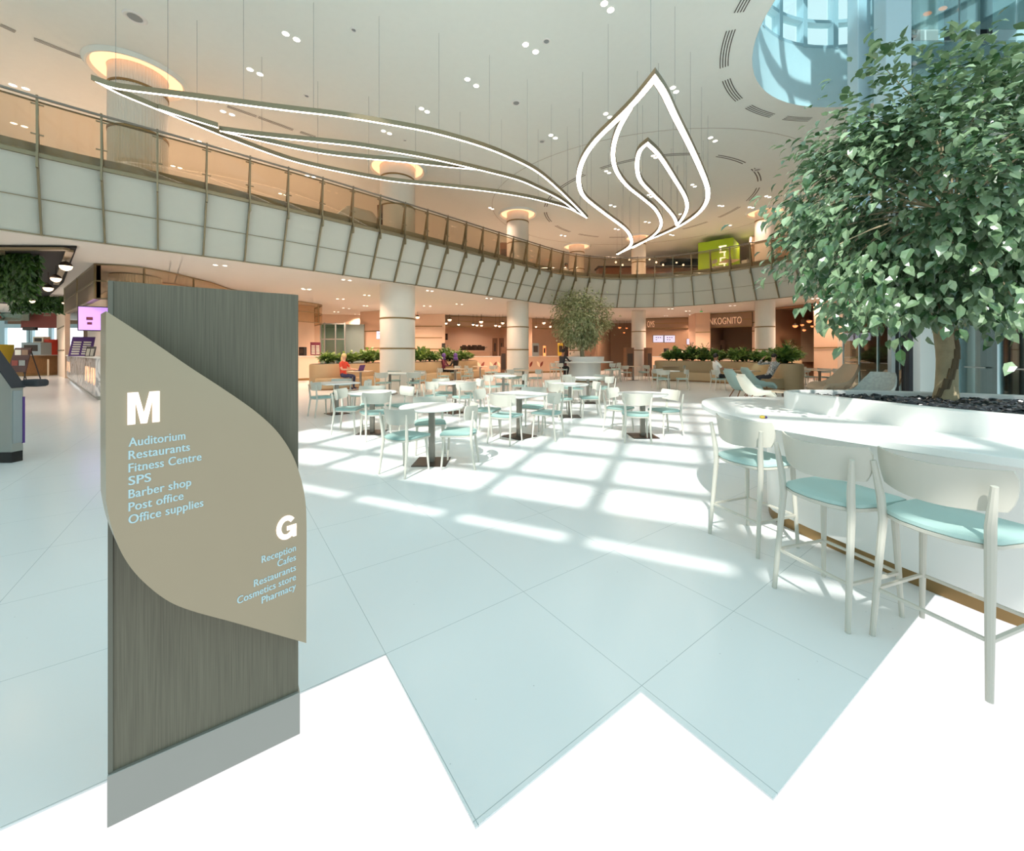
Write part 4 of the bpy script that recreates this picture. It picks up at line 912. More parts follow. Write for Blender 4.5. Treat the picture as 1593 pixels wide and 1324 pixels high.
# ------------------------------------------------------------------ back wall of shops on the ground floor
def wallseg(a, b_, z0, z1, name, m, th=.2, parent=None):
    a, b_ = Vector((a[0], a[1], 0)), Vector((b_[0], b_[1], 0)); q = MB(); d = (b_-a).normalized(); n_ = Vector((-d.y, d.x, 0))*th
    q.prism([a, b_, b_+n_, a+n_], z0, z1); return q.build(name, m, parent)
def bands(a, b_, zs, name='trim_5', m=None):
    a, b_ = Vector((a[0], a[1], 0)), Vector((b_[0], b_[1], 0)); q = MB(); d = (b_-a).normalized(); n_ = Vector((d.y, -d.x, 0))*.03
    for z in zs: q.prism([a+n_, b_+n_, b_, a], z-.03, z+.03)
    return struct(q.build(name, m or M['brass']))
def pt(px, d): return (XD(px, d), d)
struct(wallseg(pt(330, 26), pt(640, 29), 0, ZS, 'wall_back', M['peach2']))
struct(wallseg(pt(625, 27.5), pt(692, 27.5), 0, ZS, 'wall_back', M['peach2'])); bands(pt(640, 27.5), pt(688, 27.5), (1.72, 2.5, 3.3))
struct(wallseg(pt(560, 26), pt(600, 25), 0, ZS, 'wall_back', M['peach'])); bands(pt(562, 25.98), pt(592, 25.2), (1.75, 2.85))
# open kitchen 1 (px 692-790)
def alcove(pa, pb, da, db, depth, m_in, name='wall_alcove'):
    a, b_ = Vector(pt(pa, da)).to_3d(), Vector(pt(pb, db)).to_3d(); d = (b_-a).normalized(); n_ = Vector((-d.y, d.x, 0))
    q = MB(); q.prism([a+n_*depth, b_+n_*depth, b_+n_*(depth+.2), a+n_*(depth+.2)], 0, ZS); q.prism([a, a+n_*depth, a+n_*depth-d*.2, a-d*.2], 0, ZS); q.prism([b_, b_+d*.2, b_+n_*depth+d*.2, b_+n_*depth], 0, ZS)
    q.prism([a, b_, b_+n_*depth, a+n_*depth], ZS-.12, ZS-.02)
    return struct(q.build(name, m_in)), a, b_, d, n_
_, ka, kb, kd, kn = alcove(692, 800, 28.5, 30, 4.0, M['peach2'])
# shop fascia boards
def board(name, label, pa, da, pb, db, z0, z1, m, th=.15, parts=()):
    a, b_ = Vector(pt(pa, da)).to_3d(), Vector(pt(pb, db)).to_3d(); root = thing(name, label, 'sign', (a.x, a.y, 0)); d = (b_-a).normalized(); n_ = Vector((-d.y, d.x, 0))*th; b2 = b_-a; a2 = Vector()
    q = MB(); q.prism([a2, b2, b2+n_, n_], z0, z1); q.build('panel', m, root)
    q = MB()
    for z in (z0+.03, (z0+z1)/2, z1-.03): q.prism([a2-n_*.2, b2-n_*.2, b2, a2], z-.025, z+.025)
    q.build('metal_trim', M['brass'], root); return root, a, b_, d
r_, a_, b__, d_ = board('shop_fascia', 'brown shop fascia over the open kitchen between the first two columns', 692, 28.3, 790, 29.8, 3.35, 4.12, M['taupe'])
r2_, a2_, b2_, d2_ = board('shop_fascia', 'brown shop fascia right of the second column, behind the small tree', 826, 30.5, 905, 32.5, 3.35, 4.12, M['taupe'])
_, _, _, _, _ = alcove(826, 905, 30.7, 32.7, 3.5, M['peach2'])
struct(wallseg(pt(790, 30), pt(828, 30.5), 0, ZS, 'wall_back', M['peach']))
# counters
def counter(name, label, pa, da, pb, db, z1, depth, m, orn=()):
    a, b_ = Vector(pt(pa, da)).to_3d(), Vector(pt(pb, db)).to_3d(); root = thing(name, label, 'counter', (a.x, a.y, 0)); d = (b_-a).normalized(); n_ = Vector((-d.y, d.x, 0)); b2 = b_-a; Z0 = Vector()
    q = MB(); q.prism([Z0, b2, b2+n_*depth, n_*depth], .12, z1-.04); q.build('front', m, root)
    q = MB(); q.prism([-n_*.05-d*.03, b2-n_*.05+d*.03, b2+n_*depth, n_*depth], z1-.04, z1); q.build('worktop', M['tabletop'], root)
    q = MB(); q.prism([n_*.05, b2+n_*.05, b2+n_*depth, n_*depth], 0, .12); q.build('plinth', M['brass'], root)
    for t in orn:
        c = b2*t-n_*.012
        for sgn, col in ((-1, 'bronze'), (1, 'redbrown')):
            q = MB(); pts = []
            for k in range(9):
                u = k/8; pts.append((u, math.sin(PI*u)*.09))
            up = Vector((0, 0, 1)); ax = (d*sgn*.5+up*.87).normalized(); sd = (d*.87-up*sgn*.5).normalized()
            bs = c+up*.42
            lo = [bs+ax*u*.5+sd*w_ for u, w_ in pts]+[bs+ax*u*.5-sd*w_ for u, w_ in pts[::-1][1:-1]]
            q.loft([lo, [v-n_*.012 for v in lo]]); q.build('leaf_ornament', M[col] if sgn > 0 else M['gold'], root)
    return root, a, d, n_
CTR1 = counter('kitchen_counter', 'peach counter with leaf shaped ornaments between the first two columns', 716, 26.2, 790, 27.4, 1.22, .8, M['peach'], (.42, .68, .85))
CTR2 = counter('kitchen_counter', 'peach counter with leaf ornament right of the second column', 820, 28, 884, 29.5, 1.22, .8, M['peach'], (.05, .3))
CTR3 = counter('kitchen_counter', 'peach counter below the pair of wall screens', 1012, 27.5, 1062, 27.5, 1.2, .8, M['peach'])
struct(wallseg(pt(1000, 31), pt(1075, 30.0), 0, ZS, 'wall_back', M['taupe']))
struct(wallseg(pt(905, 33), pt(935, 33), 0, ZS, 'wall_back', M['peach'])); struct(wallseg(pt(938, 36), pt(1000, 36), 0, ZS, 'wall_back', M['taupe'])); struct(wallseg(pt(930, 31), pt(950, 36), 0, ZS, 'wall_back', M['taupe']))
struct(wallseg(pt(1071, 28.5), pt(1082, 26.9), 0, ZS, 'wall_back', M['peach'])); struct(wallseg(pt(1082, 26.9), pt(1104.8, 26.6), 0, ZS, 'wall_back', M['peach'], .3)); bands(pt(1082, 26.88), pt(1104.5, 26.58), (1.75, 2.85))
_, ia, ib, idr, inn_ = alcove(1106, 1171, 27.3, 25.6, 3.0, mat('shop_interior', (122, 100, 78), .8))
struct(wallseg(pt(1170, 25.6), pt(1206, 23.6), 0, ZS, 'wall_back', M['peach2'])); bands(pt(1170, 25.55), pt(1206, 23.55), (1.72, 2.85, 3.4))
q = MB(); struct(alcove(1206, 1267, 23.5, 21.4, 3.2, mat('niche_plaster', (146, 110, 82), .85))[0])
struct(wallseg(pt(1266, 21.0), pt(1311, 19.6), 0, ZS, 'wall_right', M['peach'])); bands(pt(1266, 20.95), pt(1311, 19.55), (1.72, 2.85))
struct(wallseg(pt(1311, 19.6), pt(1330, 24), 0, ZS, 'wall_right', M['peach2']))
# INKOGNITO fascia with its letters
rI, aI, bI, dI = board('shop_fascia', 'dark taupe shop fascia with the big letters INKOGNITO', 1098, 27.3, 1170, 25.45, 3.15, 4.12, M['taupe'])
nI = Vector((dI.y, -dI.x, 0))
def letters_on(root, a, d, body, px0, px1, base_z, cap, m, nrm, off_=.03, bold=.0):
    L0 = None
    def along(px):
        k = (px-CX)/FPX; return (a.x-k*a.y)/(k*d.y-d.x)
    t0, t1 = along(px0), along(px1); o = text_mesh(body, 'lettering', m, cap, abs(t1-t0), False, bold, root, .03)
    place_text(o, d*t0+nrm*off_+Vector((0, 0, base_z)), d, nrm)
letters_on(rI, aI, dI, 'INKOGNITO', 1101.5, 1154, 3.38, .47, M['gold'], nI, .04)
pp = board('shop_fascia', 'taupe wall panel with small glowing letters beside the third tall column', 1002, 30.9, 1072, 29.9, 3.3, 4.12, M['taupe'])
letters_on(pp[0], pp[1], pp[3], 'OMS', 1007, 1018, 3.45, .5, M['gold'], Vector((pp[3].y, -pp[3].x, 0)), .05)
# wall screens
def screen(px0, px1, py0, py1, d, name, label, mscr, th=.08, bars=0):
    a, b_ = P(px0, py1, d), P(px1, py0, d); c = (a+b_)/2; root = thing(name, label, 'screen', c); w, h = abs(b_.x-a.x), abs(b_.z-a.z)
    q = MB(); q.box((0, 0, 0), (w, th, h)); q.build('housing', M['black'], root, bevel=.005)
    q = MB(); q.box((0, -th/2-.003, 0), (w*.94, .006, h*.9)); q.build('display', mscr, root)
    for k in range(bars):
        q = MB(); q.box((w*(-.2+.2*(k % 3)), -th/2-.008, h*(.18-.3*(k//3))), (w*.13, .004, h*.12)); q.build('picture', M['purple'] if k % 2 else M['maroon'], root)
    return root
screen(1015.5, 1032, 521.5, 533, 28.9, 'wall_screen', 'left of the two menu screens on the taupe wall', M['screen'], bars=4)
screen(1032.8, 1050, 521.5, 533, 28.9, 'wall_screen', 'right of the two menu screens on the taupe wall', M['screen'], bars=5)
screen(586, 593.5, 515, 528, 24.6, 'wall_screen', 'small screen partly hidden behind the wide column', M['screen'], bars=3)
screen(1068, 1072, 527, 536, 28.2, 'wall_screen', 'narrow screen edge left of the cream pillar', M['screen'])
# doors in the back walls
def door(px0, px1, py0, d, n, m):
    x0, x1 = XD(px0, d), XD(px1, d); z1 = CAM_H-(py0-HY)*d/FPX; q = MB(); q.box(((x0+x1)/2, d, z1/2), (x1-x0, .08, z1)); o = struct(q.build('door_%d' % n, m, bevel=.01))
    q = MB(); q.box(((x0+x1)/2, d-.05, z1*.72), ((x1-x0)*.3, .02, z1*.25)); q.build('door_panel', M['dark'], o)
    return o
door(766, 774, 526, 31.0, 1, M['brown']); door(776.5, 784, 526, 31.2, 2, M['brown']); door(1112, 1128, 529, 29.0, 3, mat('taupe_door', (110, 84, 66), .6))
# kitchen fittings seen behind the counters
def pendant_globe(px, py, d, w_px, label, grp, m=None, zt_=ZS, cat='pendant light', shade=None):
    c = P(px, py, d); r = w_px/2*d/FPX; root = thing('globe_pendant', label, cat, c, group=grp); m = m or M['lamp']
    q = MB(); q.lathe([(r, 0), (r*.94, -r*.34), (r*.7, -r*.7), (r*.3, -r*.94), (0.0, -r)], (0, 0, 0), 18); q.build('glass_shade', m, root, smooth=True)
    q = MB(); q.lathe([(r*1.01, 0), (r*.95, r*.34), (r*.7, r*.7), (r*.25, r*.96), (0.0, r)], (0, 0, 0), 18); q.build('metal_cap', shade or M['dark'], root, smooth=True)
    q = MB(); q.tube([(0, 0, r*.9), (0, 0, zt_-c.z)], .008, 5, cap=False); q.build('rod', M['dark'], root)
for px, py, w_ in ((699.5, 497, 6), (748.5, 500, 6), (782, 502, 5), (694, 502.5, 4.5), (713.5, 504.5, 4.5), (736, 504.5, 4.5), (742, 505.5, 4.5), (749, 506, 4), (771, 506, 4.5), (777, 507, 4.5)):
    pendant_globe(px, py, 27.6, w_, 'small half globe lamp hung over the open kitchen between the first two columns', 'globe lamps over the kitchen')
for px, py, w_ in ((846, 502, 5), (834, 508, 3.5), (856, 508, 3.5)):
    pendant_globe(px, py, 29.5, w_, 'small half globe lamp hung right of the second column', 'globe lamps right of the second column')
pendant_globe(649.5, 493, 26, 6, 'single white globe lamp beside the wide column', None)
for px, py, w_ in ((1237, 506.5, 7), (1248, 505, 5), (1251, 513, 5), (1259, 499, 7), (1264, 507, 5), (964, 509, 4.5), (971, 517, 3), (975, 510, 3)):
    pendant_globe(px, py, 22.5 if px > 1200 else 33, w_, 'small amber globe lamp hanging in the dark niche' if px > 1200 else 'amber globe lamp hanging in the taupe niche behind the small tree', 'amber lamps right' if px > 1200 else 'amber lamps centre', M['orange'])
# arched mirror in the niche
am = thing('arched_panel', 'pale arched panel at the back of the dark niche', 'panel', (XD(1250, 24.2), 24.2, 0)); q = MB()
pts = [Vector((.75*math.cos(t), 0, 2.6+.9*math.sin(t))) for t in [PI*k/16 for k in range(17)]]+[Vector((-.75, 0, .9)), Vector((.75, 0, .9))]
q.loft([pts, [p+Vector((0, .05, 0)) for p in pts]]); q.build('arch', M['taupef'], am)
def small_box(name, label, cat, px0, px1, py0, py1, d, depth, m, grp=None, on=None):
    a, b_ = P(px0, py1, d), P(px1, py0, d); z0 = a.z if on is None else on; w, h = b_.x-a.x, b_.z-z0
    root = thing(name, label, cat, ((a.x+b_.x)/2, d, z0), group=grp); q = MB(); q.box((0, 0, h/2), (w, depth, h)); q.build('case', m, root, bevel=.015)
    q = MB(); q.box((0, -depth/2-.004, h*.55), (w*.7, .012, h*.5)); q.build('face', M['dark'], root)
    return root
small_box('till_screen', 'black till screen on the counter below the pair of wall screens', 'till', 1033.5, 1039.5, 542, 548, 27.8, .25, M['black'], on=1.2)
small_box('till_screen', 'small card reader beside the till below the wall screens', 'till', 1042, 1046, 544, 548, 27.8, .15, M['black'], on=1.2)
small_box('till_screen', 'black monitor in the shop under the INKOGNITO letters', 'monitor', 1134, 1142, 544, 551, 24.5, .15, M['black'], on=1.15)
CTR4 = counter('shop_counter', 'long pale counter in front of the INKOGNITO shop', 1105, 24.6, 1172, 23.2, 1.15, .6, M['peach2'])
small_box('tall_bin', 'brown recycling bin with a dark slot left of the third tall column', 'bin', 972, 984, 541, 570, 24, .6, M['brown'], on=0)
small_box('wood_cabinet', 'brown cabinet right of the third tall column', 'cabinet', 1004, 1012, 541, 575, 24.5, .6, M['brown'], on=0)
small_box('wood_cabinet', 'brown cabinet against the second column, left side', 'cabinet', 779, 788, 540, 572, 22, .7, M['brown'], on=0)
small_box('coffee_machine', 'grey coffee machine on the counter right of the second column', 'coffee machine', 828, 838, 534, 548, 28.4, .5, M['grey'], on=1.22)
small_box('menu_box', 'yellow box on the counter behind the man at the round bar', 'box', 868, 876, 534, 546, 29.3, .3, M['yellow'], on=1.22)
small_box('notice_stand', 'dark maroon notice stand behind the man at the round bar', 'stand', 876, 884, 528, 548, 26, .1, mat('maroon_board', (92, 50, 50), .6), on=0)
small_box('menu_stand', 'white leaning menu card on the counter right of the second column', 'menu stand', 845, 849, 538, 547, 28.3, .1, M['orange'], on=1.22)
small_box('fridge', 'dark glass fridge at the left of the open kitchen', 'fridge', 688, 692, 534, 543, 26.5, .4, M['black'], on=0)
small_box('menu_board', 'dark framed menu on the kitchen back wall', 'menu', 690, 696.5, 519, 529, 31.8, .06, M['black'])
# crockery on the kitchen back shelf
for k in range(9):
    px = 718+k*4.0; c = P(px, 543, 30.5); o = thing('pot', 'dark pot or pan on the back shelf of the open kitchen', 'pot', c, group='pots in the open kitchen'); q = MB(); r = .12+.05*(k % 3); q.lathe([(r*.8, -.1), (r, .05), (r*.9, .22+.08*(k % 2))], (0, 0, 0), 10); q.build('body', M['dark'], o, smooth=True); q = MB(); q.tube([(r, 0, .1), (r+.18, 0, .16)], .02, 5); q.build('handle', M['steel'], o)
sh_ = thing('kitchen_shelf', 'peach back shelf holding the pots in the open kitchen', 'shelf', P(737, 545, 30.5)); q = MB(); q.box((0, 0, -.14), (2.6, .5, .06)); q.build('board', M['peach'], sh_); q = MB(); q.box((0, .1, -.7), (2.5, .3, 1.05)); q.build('support', M['peach'], sh_)
# exit signs
def exit_sign(px, py, d, w_, label):
    c = P(px, py, d); o = thing('exit_sign', label, 'sign', c); q = MB(); q.box((0, 0, 0), (w_, .05, w_*.45)); q.build('panel', M['exitg'], o); q = MB(); q.tube([(0, 0, w_*.2), (0, 0, ZS-c.z)], .01, 4); q.build('hanger', M['grey'], o)
exit_sign(1091, 484.5, 24, .14, 'tiny green ceiling sign between downlights at right'); exit_sign(1313, 471, 19, .42, 'green exit sign under the low ceiling near the big tree')
# glass screen left of the wide column, windows behind
q = MB()
for px in (499, 505, 522, 536.5): a = P(px, 502, 24.5); q.box((a.x, 24.5, a.z/2), (.07, .07, a.z))
for z in (2.3, 3.25): a, b_ = P(499, 0, 24.5), P(536.5, 0, 24.5); q.box(((a.x+b_.x)/2, 24.5, z), (b_.x-a.x, .06, .07))
wd = struct(q.build('window_4', M['grey'])); q = MB(); a, b_ = P(499, 0, 24.52), P(536.5, 0, 24.52); q.box(((a.x+b_.x)/2, 24.53, 1.65), (b_.x-a.x, .02, 3.2)); q.build('pane', M['teal_glass'], wd)
q = MB(); q.box(((a.x+b_.x)/2+.3, 25.6, 1.65), (b_.x-a.x+1, .1, 3.3)); struct(q.build('wall_lobby', mat('lobby_wall', (150, 166, 162), .7)))
# ------------------------------------------------------------------ upper floor backdrop
q = MB(); q.box((0, 0, 1.45), (2.0, 2.2, 2.9))
gk = thing('green_kiosk', 'lime green kiosk box on the upper floor behind the railing', 'kiosk', (XD(1120, 25.5), 25.6, ZL), -.68); q.build('body', M['green'], gk)
q = MB(); rg = random.Random(2)
for k in range(6): q.box((.42, -1.12, 2.45-k*.36), (.42-.06*(k % 3), .04, .07)); q.box((.3+.22*(k % 2), -1.12, 2.3-k*.36), (.08, .04, .26))
q.build('lettering', M['letterglow'], gk)
cb = thing('cafe_bar', 'long dark brown cafe bar upstairs left of the green kiosk', 'bar', (XD(1010, 29), 29, ZL)); q = MB(); q.box((0, 0, 1.0), (7.6, 1.0, 2.0)); q.build('front', M['brown'], cb); q = MB(); q.box((2.6, -.3, 2.45), (3.4, 1.2, .22)); q.build('canopy', M['black'], cb); q = MB(); q.box((0, 0, 2.05), (7.8, 1.2, .1)); q.build('worktop', M['dark'], cb)
for k in range(12):
    px = 958+k*10.5; c = P(px, 408+5*math.sin(k*2.1), 28.3); o = thing('bar_lamp', 'tiny glowing lamp along the upstairs cafe bar', 'lamp', c, group='lamps of the upstairs bar'); q = MB(); q.ball((0, 0, 0), .07, 8, 6); q.build('bulb', M['lamp'], o); q = MB(); q.tube([(0, 0, 0), (0, 0, ZL+2.4-c.z)], .008, 4); q.build('rod', M['dark'], o)
pod = thing('rounded_booth', 'grey booth with sloping rounded top on the upper floor left of the wide column', 'booth', (XD(548, 15.6), 15.6, ZL), .3); q = MB()
pf = [Vector((-1.0, 0, 0)), Vector((1.0, 0, 0)), Vector((1.0, 0, 1.15)), Vector((.75, 0, 1.55)), (Vector((-.2, 0, 1.7))), Vector((-1.0, 0, .9))]
q.loft([pf, [p+Vector((0, 1.6, 0)) for p in pf]]); q.build('shell', M['fascia'], pod, bevel=.12); q = MB(); q.box((0, -.02, .5), (1.2, .05, .5)); q.build('panel', M['grey'], pod)
small_box('brown_screen', 'brown upright panel on the upper floor against the wide column', 'panel', 588, 596.5, 320, 352, 15.4, .2, M['brown'], on=ZL)
small_box('brown_screen', 'brown upright panel on the upper floor left of the second column', 'panel', 778, 789, 378, 404, 21.5, .2, M['brown'], on=ZL)
q = MB(); q.box((XD(1260, 24), 25, ZL+1.6), (6, .2, 3.2)); struct(q.build('wall_upper', M['peach']))
# ------------------------------------------------------------------ left side: kiosk pavilion, wood shop, grey machine
hp = [(-18.55, 16.4), (-12.55, 11.9), (-11.75, 12.2), (-11.4, 13.0), (-11.45, 15), (-11.8, 17), (-11.2, 20), (-10.6, 22), (-12.0, 24)]
def poly_wall(pts, z0, z1, name, m, th=.15, par=None):
    p = [Vector((x, y, 0)) for x, y in pts]; nr = normals(p); q = MB()
    q.loft([[Vector((a.x, a.y, z0)) for a in p], [Vector((a.x, a.y, z1)) for a in p], [Vector((a.x+n_.x*th, a.y+n_.y*th, z1)) for a, n_ in zip(p, nr)], [Vector((a.x+n_.x*th, a.y+n_.y*th, z0)) for a, n_ in zip(p, nr)], [Vector((a.x, a.y, z0)) for a in p]], closed=False)
    return q.build(name, m, par)
hd = thing('kiosk_header', 'bronze framed brown header band curving around the kiosk pavilion behind the sign', 'header', (0, 0, 0))
hs = [(-18.55, 16.4), (-12.55, 11.9)]+[(v.x, v.y) for v in smooth_curve([Vector((x, y, 0)) for x, y in hp[1:]], 5)[1:]]
poly_wall(hs[:2], 3.07, 4.14, 'band', mat('header_brown', (112, 96, 78), .5), .12, hd); poly_wall(hs[1:], 3.07, 4.14, 'glass_band', M['rail_glass'], .12, hd)
q = MB()
for z in (3.09, 3.62, 4.12): q.tube([Vector((x, y, z)) for x, y in hs], .028, 4)
for x, y in (hs[0], ((hs[0][0]+hs[1][0])/2, (hs[0][1]+hs[1][1])/2), hs[1], hs[8], hs[14], hs[22], hs[30], hs[-1]): q.tube([(x, y, 3.07), (x, y, 4.14)], .03, 4)
q.build('metal_trim', M['bronze'], hd)
# pavilion body below the header (cream slatted wall) and marble counter
ins_ = []
ins_ = [(-21.6, 20.2), (-15.6, 15.6), (-13.7, 14.3), (-13.0, 15.5), (-13.0, 17), (-12.6, 20), (-11.3, 22.6), (-12.8, 24.5)]
o = struct(poly_wall(ins_, 0, 4.1, 'wall_kiosk', M['peach2'], .2))
q = MB(); a, b_ = Vector((-20.9, 19.5, 0)), Vector((-15.9, 15.7, 0))
for k in range(46): c = a.lerp(b_, k/45); q.box((c.x, c.y, 1.6), (.05, .05, 3.0), rz=-.64)
struct(q.build('trim_6', M['soffit']))
kc = thing('kiosk_counter', 'white marble kiosk counter with glowing leaf cut-outs at the left', 'counter', (-12.7, 12.1, 0)); K0 = Vector((-12.7, 12.1, 0))
cpts = [(-25, 22.2), (-12.75, 12.1), (-12.0, 12.0), (-11.6, 12.8)]
p = [Vector((x, y, 0))-K0 for x, y in cpts]; nr = normals(p)
q = MB(); q.loft([[v+Vector((0, 0, .12)) for v in p], [v+Vector((0, 0, 1.28)) for v in p], [v+n_*.8+Vector((0, 0, 1.28)) for v, n_ in zip(p, nr)], [v+n_*.8+Vector((0, 0, .12)) for v, n_ in zip(p, nr)]], closed=False); q.build('front', M['marble'], kc)
q = MB(); q.loft([[v-n_*.04+Vector((0, 0, 1.28)) for v, n_ in zip(p, nr)], [v-n_*.04+Vector((0, 0, 1.33)) for v, n_ in zip(p, nr)], [v+n_*.8+Vector((0, 0, 1.33)) for v, n_ in zip(p, nr)]], closed=False); q.build('worktop', M['tabletop'], kc)
q = MB(); q.loft([[v+n_*.06+Vector((0, 0, 0)) for v, n_ in zip(p, nr)], [v+n_*.06+Vector((0, 0, .13)) for v, n_ in zip(p, nr)]], closed=False); q.build('plinth', M['plinth'], kc)
dv = (p[1]-p[0]).normalized(); nv = Vector((dv.y, -dv.x, 0))
for px in (101, 105, 108, 134, 138, 143, 147):
    k = (px-CX)/FPX; d0 = Vector((-25, 22.2, 0)); t = (d0.x-k*d0.y)/(k*dv.y-dv.x); c = p[0]+dv*t+nv*.012; q = MB(); sg = 1 if px in (101, 108, 138, 147) else -1
    w_ = .10 if px > 120 else .13
    pr = [c+dv*(-w_*sg)+Vector((0, 0, .98)), c+dv*(w_*.2)+Vector((0, 0, .92)), c+dv*(w_*sg)+Vector((0, 0, .45)), c+dv*(-w_*.3)+Vector((0, 0, .55))]
    q.loft([pr, [v+nv*.01 for v in pr]]); q.build('glowing_cutout', M['warmglow'], kc)
def leaning_stand(name, label, px, py, d, w_, h, m, th=0):
    c = P(px, py, d); c.z = 1.33; root = thing(name, label, 'menu stand', c, th); q = MB(); q.loft([[Vector((-w_/2, 0, 0)), Vector((w_/2, 0, 0)), Vector((w_/2, h*.4, h)), Vector((-w_/2, h*.4, h))], [Vector((-w_/2, .03, 0)), Vector((w_/2, .03, 0)), Vector((w_/2, h*.4+.03, h)), Vector((-w_/2, h*.4+.03, h))]]); q.build('board', m, root)
    q = MB()
    for i in range(2):
        for j in range(6): y = h*.4*(.12+j*.12); q.box((-w_*.22+i*w_*.44, y-.012, h*(.12+j*.12)), (w_*.34, .012, h*.07))
    q.build('menu_rows', M['cream'], root)
    q = MB(); q.bar((0, h*.36, h*.85), (0, h*.75, 0), .03, .02); q.build('strut', M['black'], root); return root
leaning_stand('menu_stand', 'leaning purple menu board on the marble kiosk counter', 124, 550, 14.6, .62, .72, M['purple'], .45)
leaning_stand('menu_stand', 'small white card holder beside the purple menu board', 139, 551, 13.6, .24, .34, M['black'], .45)
leaning_stand('menu_stand', 'pink menu board at the far end of the kiosk pavilion, right of the sign', 491, 553, 21.3, .5, .7, M['maroon'], .5)
small_box('till_screen', 'black till on the kiosk counter just right of the big sign', 'till', 467, 475, 540, 551, 20.9, .3, M['black'], on=1.3)
counter('kiosk_counter', 'peach far end of the kiosk counter just right of the big sign', 440, 20, 495, 21.2, 1.28, .4, M['peach2'])
tv = thing('purple_screen', 'purple wall screen of the kiosk just left of the sign', 'screen', P(150, 496, 13.2), .45); q = MB(); q.box((0, 0, 0), (.9, .06, .82)); q.build('housing', M['black'], tv); q = MB(); q.box((0, -.035, 0), (.84, .012, .76)); q.build('display', M['purplescreen'], tv)
q = MB(); q.box((-.15, -.045, .0), (.16, .01, .1)); q.box((-.15, -.045, -.16), (.12, .01, .08)); q.build('picture', M['maroon'], tv)
q = MB(); c_ = Vector((XD(212, 13.9), 13.9, 0))
q.loft([[c_+Vector((math.cos(2*PI*k/120)*.68*(1-.03*(k % 2)), math.sin(2*PI*k/120)*.68*(1-.03*(k % 2)), z)) for k in range(120)] for z in (0, 4.12)]); struct(q.build('column', M['column']))
for x, y, w_ in ((-14, 11.2, 260), (-19, 14.5, 420), (-27, 20.5, 700), (-16, 9.5, 200), (-24, 15, 420)):  # fill spots without fittings, added to brighten the shop and kiosk at left
    ld = bpy.data.lights.new('downlight_and_fill', 'SPOT'); ld.energy = w_; ld.color = (1, .82, .7); ld.spot_size = math.radians(150); ld.spot_blend = .6; ld.shadow_soft_size = .2
    lo = bpy.data.objects.new('downlight_and_fill', ld); COL.objects.link(lo); lo.location = (x, y, 3.98)
# black board under the soffit standing in for the dark recess, with metal strips
raft = thing('ceiling_recess_board', 'black ceiling recess with metal strips over the shop at far left', 'ceiling panel', (-15, 12, 4.1)); RO = Vector((-15, 12, 0))
rp = [(-10.95, 9.95), (-16.9, 14.9), (-27, 22.5), (-30, 14), (-18, 9.7)]; q = MB(); q.prism([Vector((x, y, 0))-RO for x, y in rp], -.0, .04); q.build('panel', M['lining'], raft)
for (x0, y0), (x1, y1) in (((-11.3, 10.1), (-17.3, 15.0)), ((-13.2, 10.2), (-18.3, 14.6)), ((-11.2, 9.95), (-20, 9.85)), ((-17.6, 14.9), (-24, 15.5))):
    q = MB(); q.bar(Vector((x0, y0, -.04))-RO, Vector((x1, y1, -.04))-RO, .14, .06); q.build('metal_strip', M['bronze'], raft)
for a, lab in (((102.5, 414, 11, 22), 'nearest and largest half globe lamp under the black ceiling recess'), ((87, 433, 12, 18), 'second half globe lamp under the black ceiling recess'), ((75, 448, 13, 16.5), 'third half globe lamp, in front of the dark plants'), ((5, 435, 12, 18), 'half globe lamp cut by the left edge, topmost of three'), ((10, 447, 13, 19), 'middle of three stacked half globe lamps at the left edge'), ((9, 456, 12.5, 25), 'lowest of three stacked half globe lamps at the left edge'), ((50, 468, 17, 10), 'small half globe lamp below the hanging plants'), ((99, 471, 18, 6), 'tiny half globe lamp next to the kiosk header')):
    pendant_globe(a[0], a[1], a[2], a[3]*.68, lab, None, zt_=4.1)
def hanging(name, label, px0, px1, d, zb, n, seed):
    rg = random.Random(seed); x0, x1 = XD(px0, d), XD(px1, d); root = thing(name, label, 'plant', ((x0+x1)/2, d, 4.1)); q = MB(); st = MB()
    for k in range(n):
        x = rg.uniform(x0, x1)-(x0+x1)/2; y = rg.uniform(-.12, .12); zl = (zb-4.1)*rg.uniform(.55, 1.0); st.tube([(x, y, 0), (x+rg.uniform(-.1, .1), y, zl)], .006, 3, cap=False)
        for j in range(16):
            t = (j+rg.random())/16; leaf_card(q, Vector((x, y, zl*t)), Vector((rg.uniform(-1, 1), rg.uniform(-1, 1), -1.1)), Vector((rg.uniform(-.5, .5), -1, .4)), rg.uniform(.12, .24), .09, rg)
    q.build('leaves', M['moss'], root); st.build('stems', M['moss'], root)
hanging('hanging_plant', 'mass of green plants hanging from the ceiling at far left', -25, 54, 10.6, 2.85, 190, 31); hanging('hanging_plant', 'darker band of plants hanging behind the half globe lamps', 20, 100, 18.5, 3.35, 170, 33)
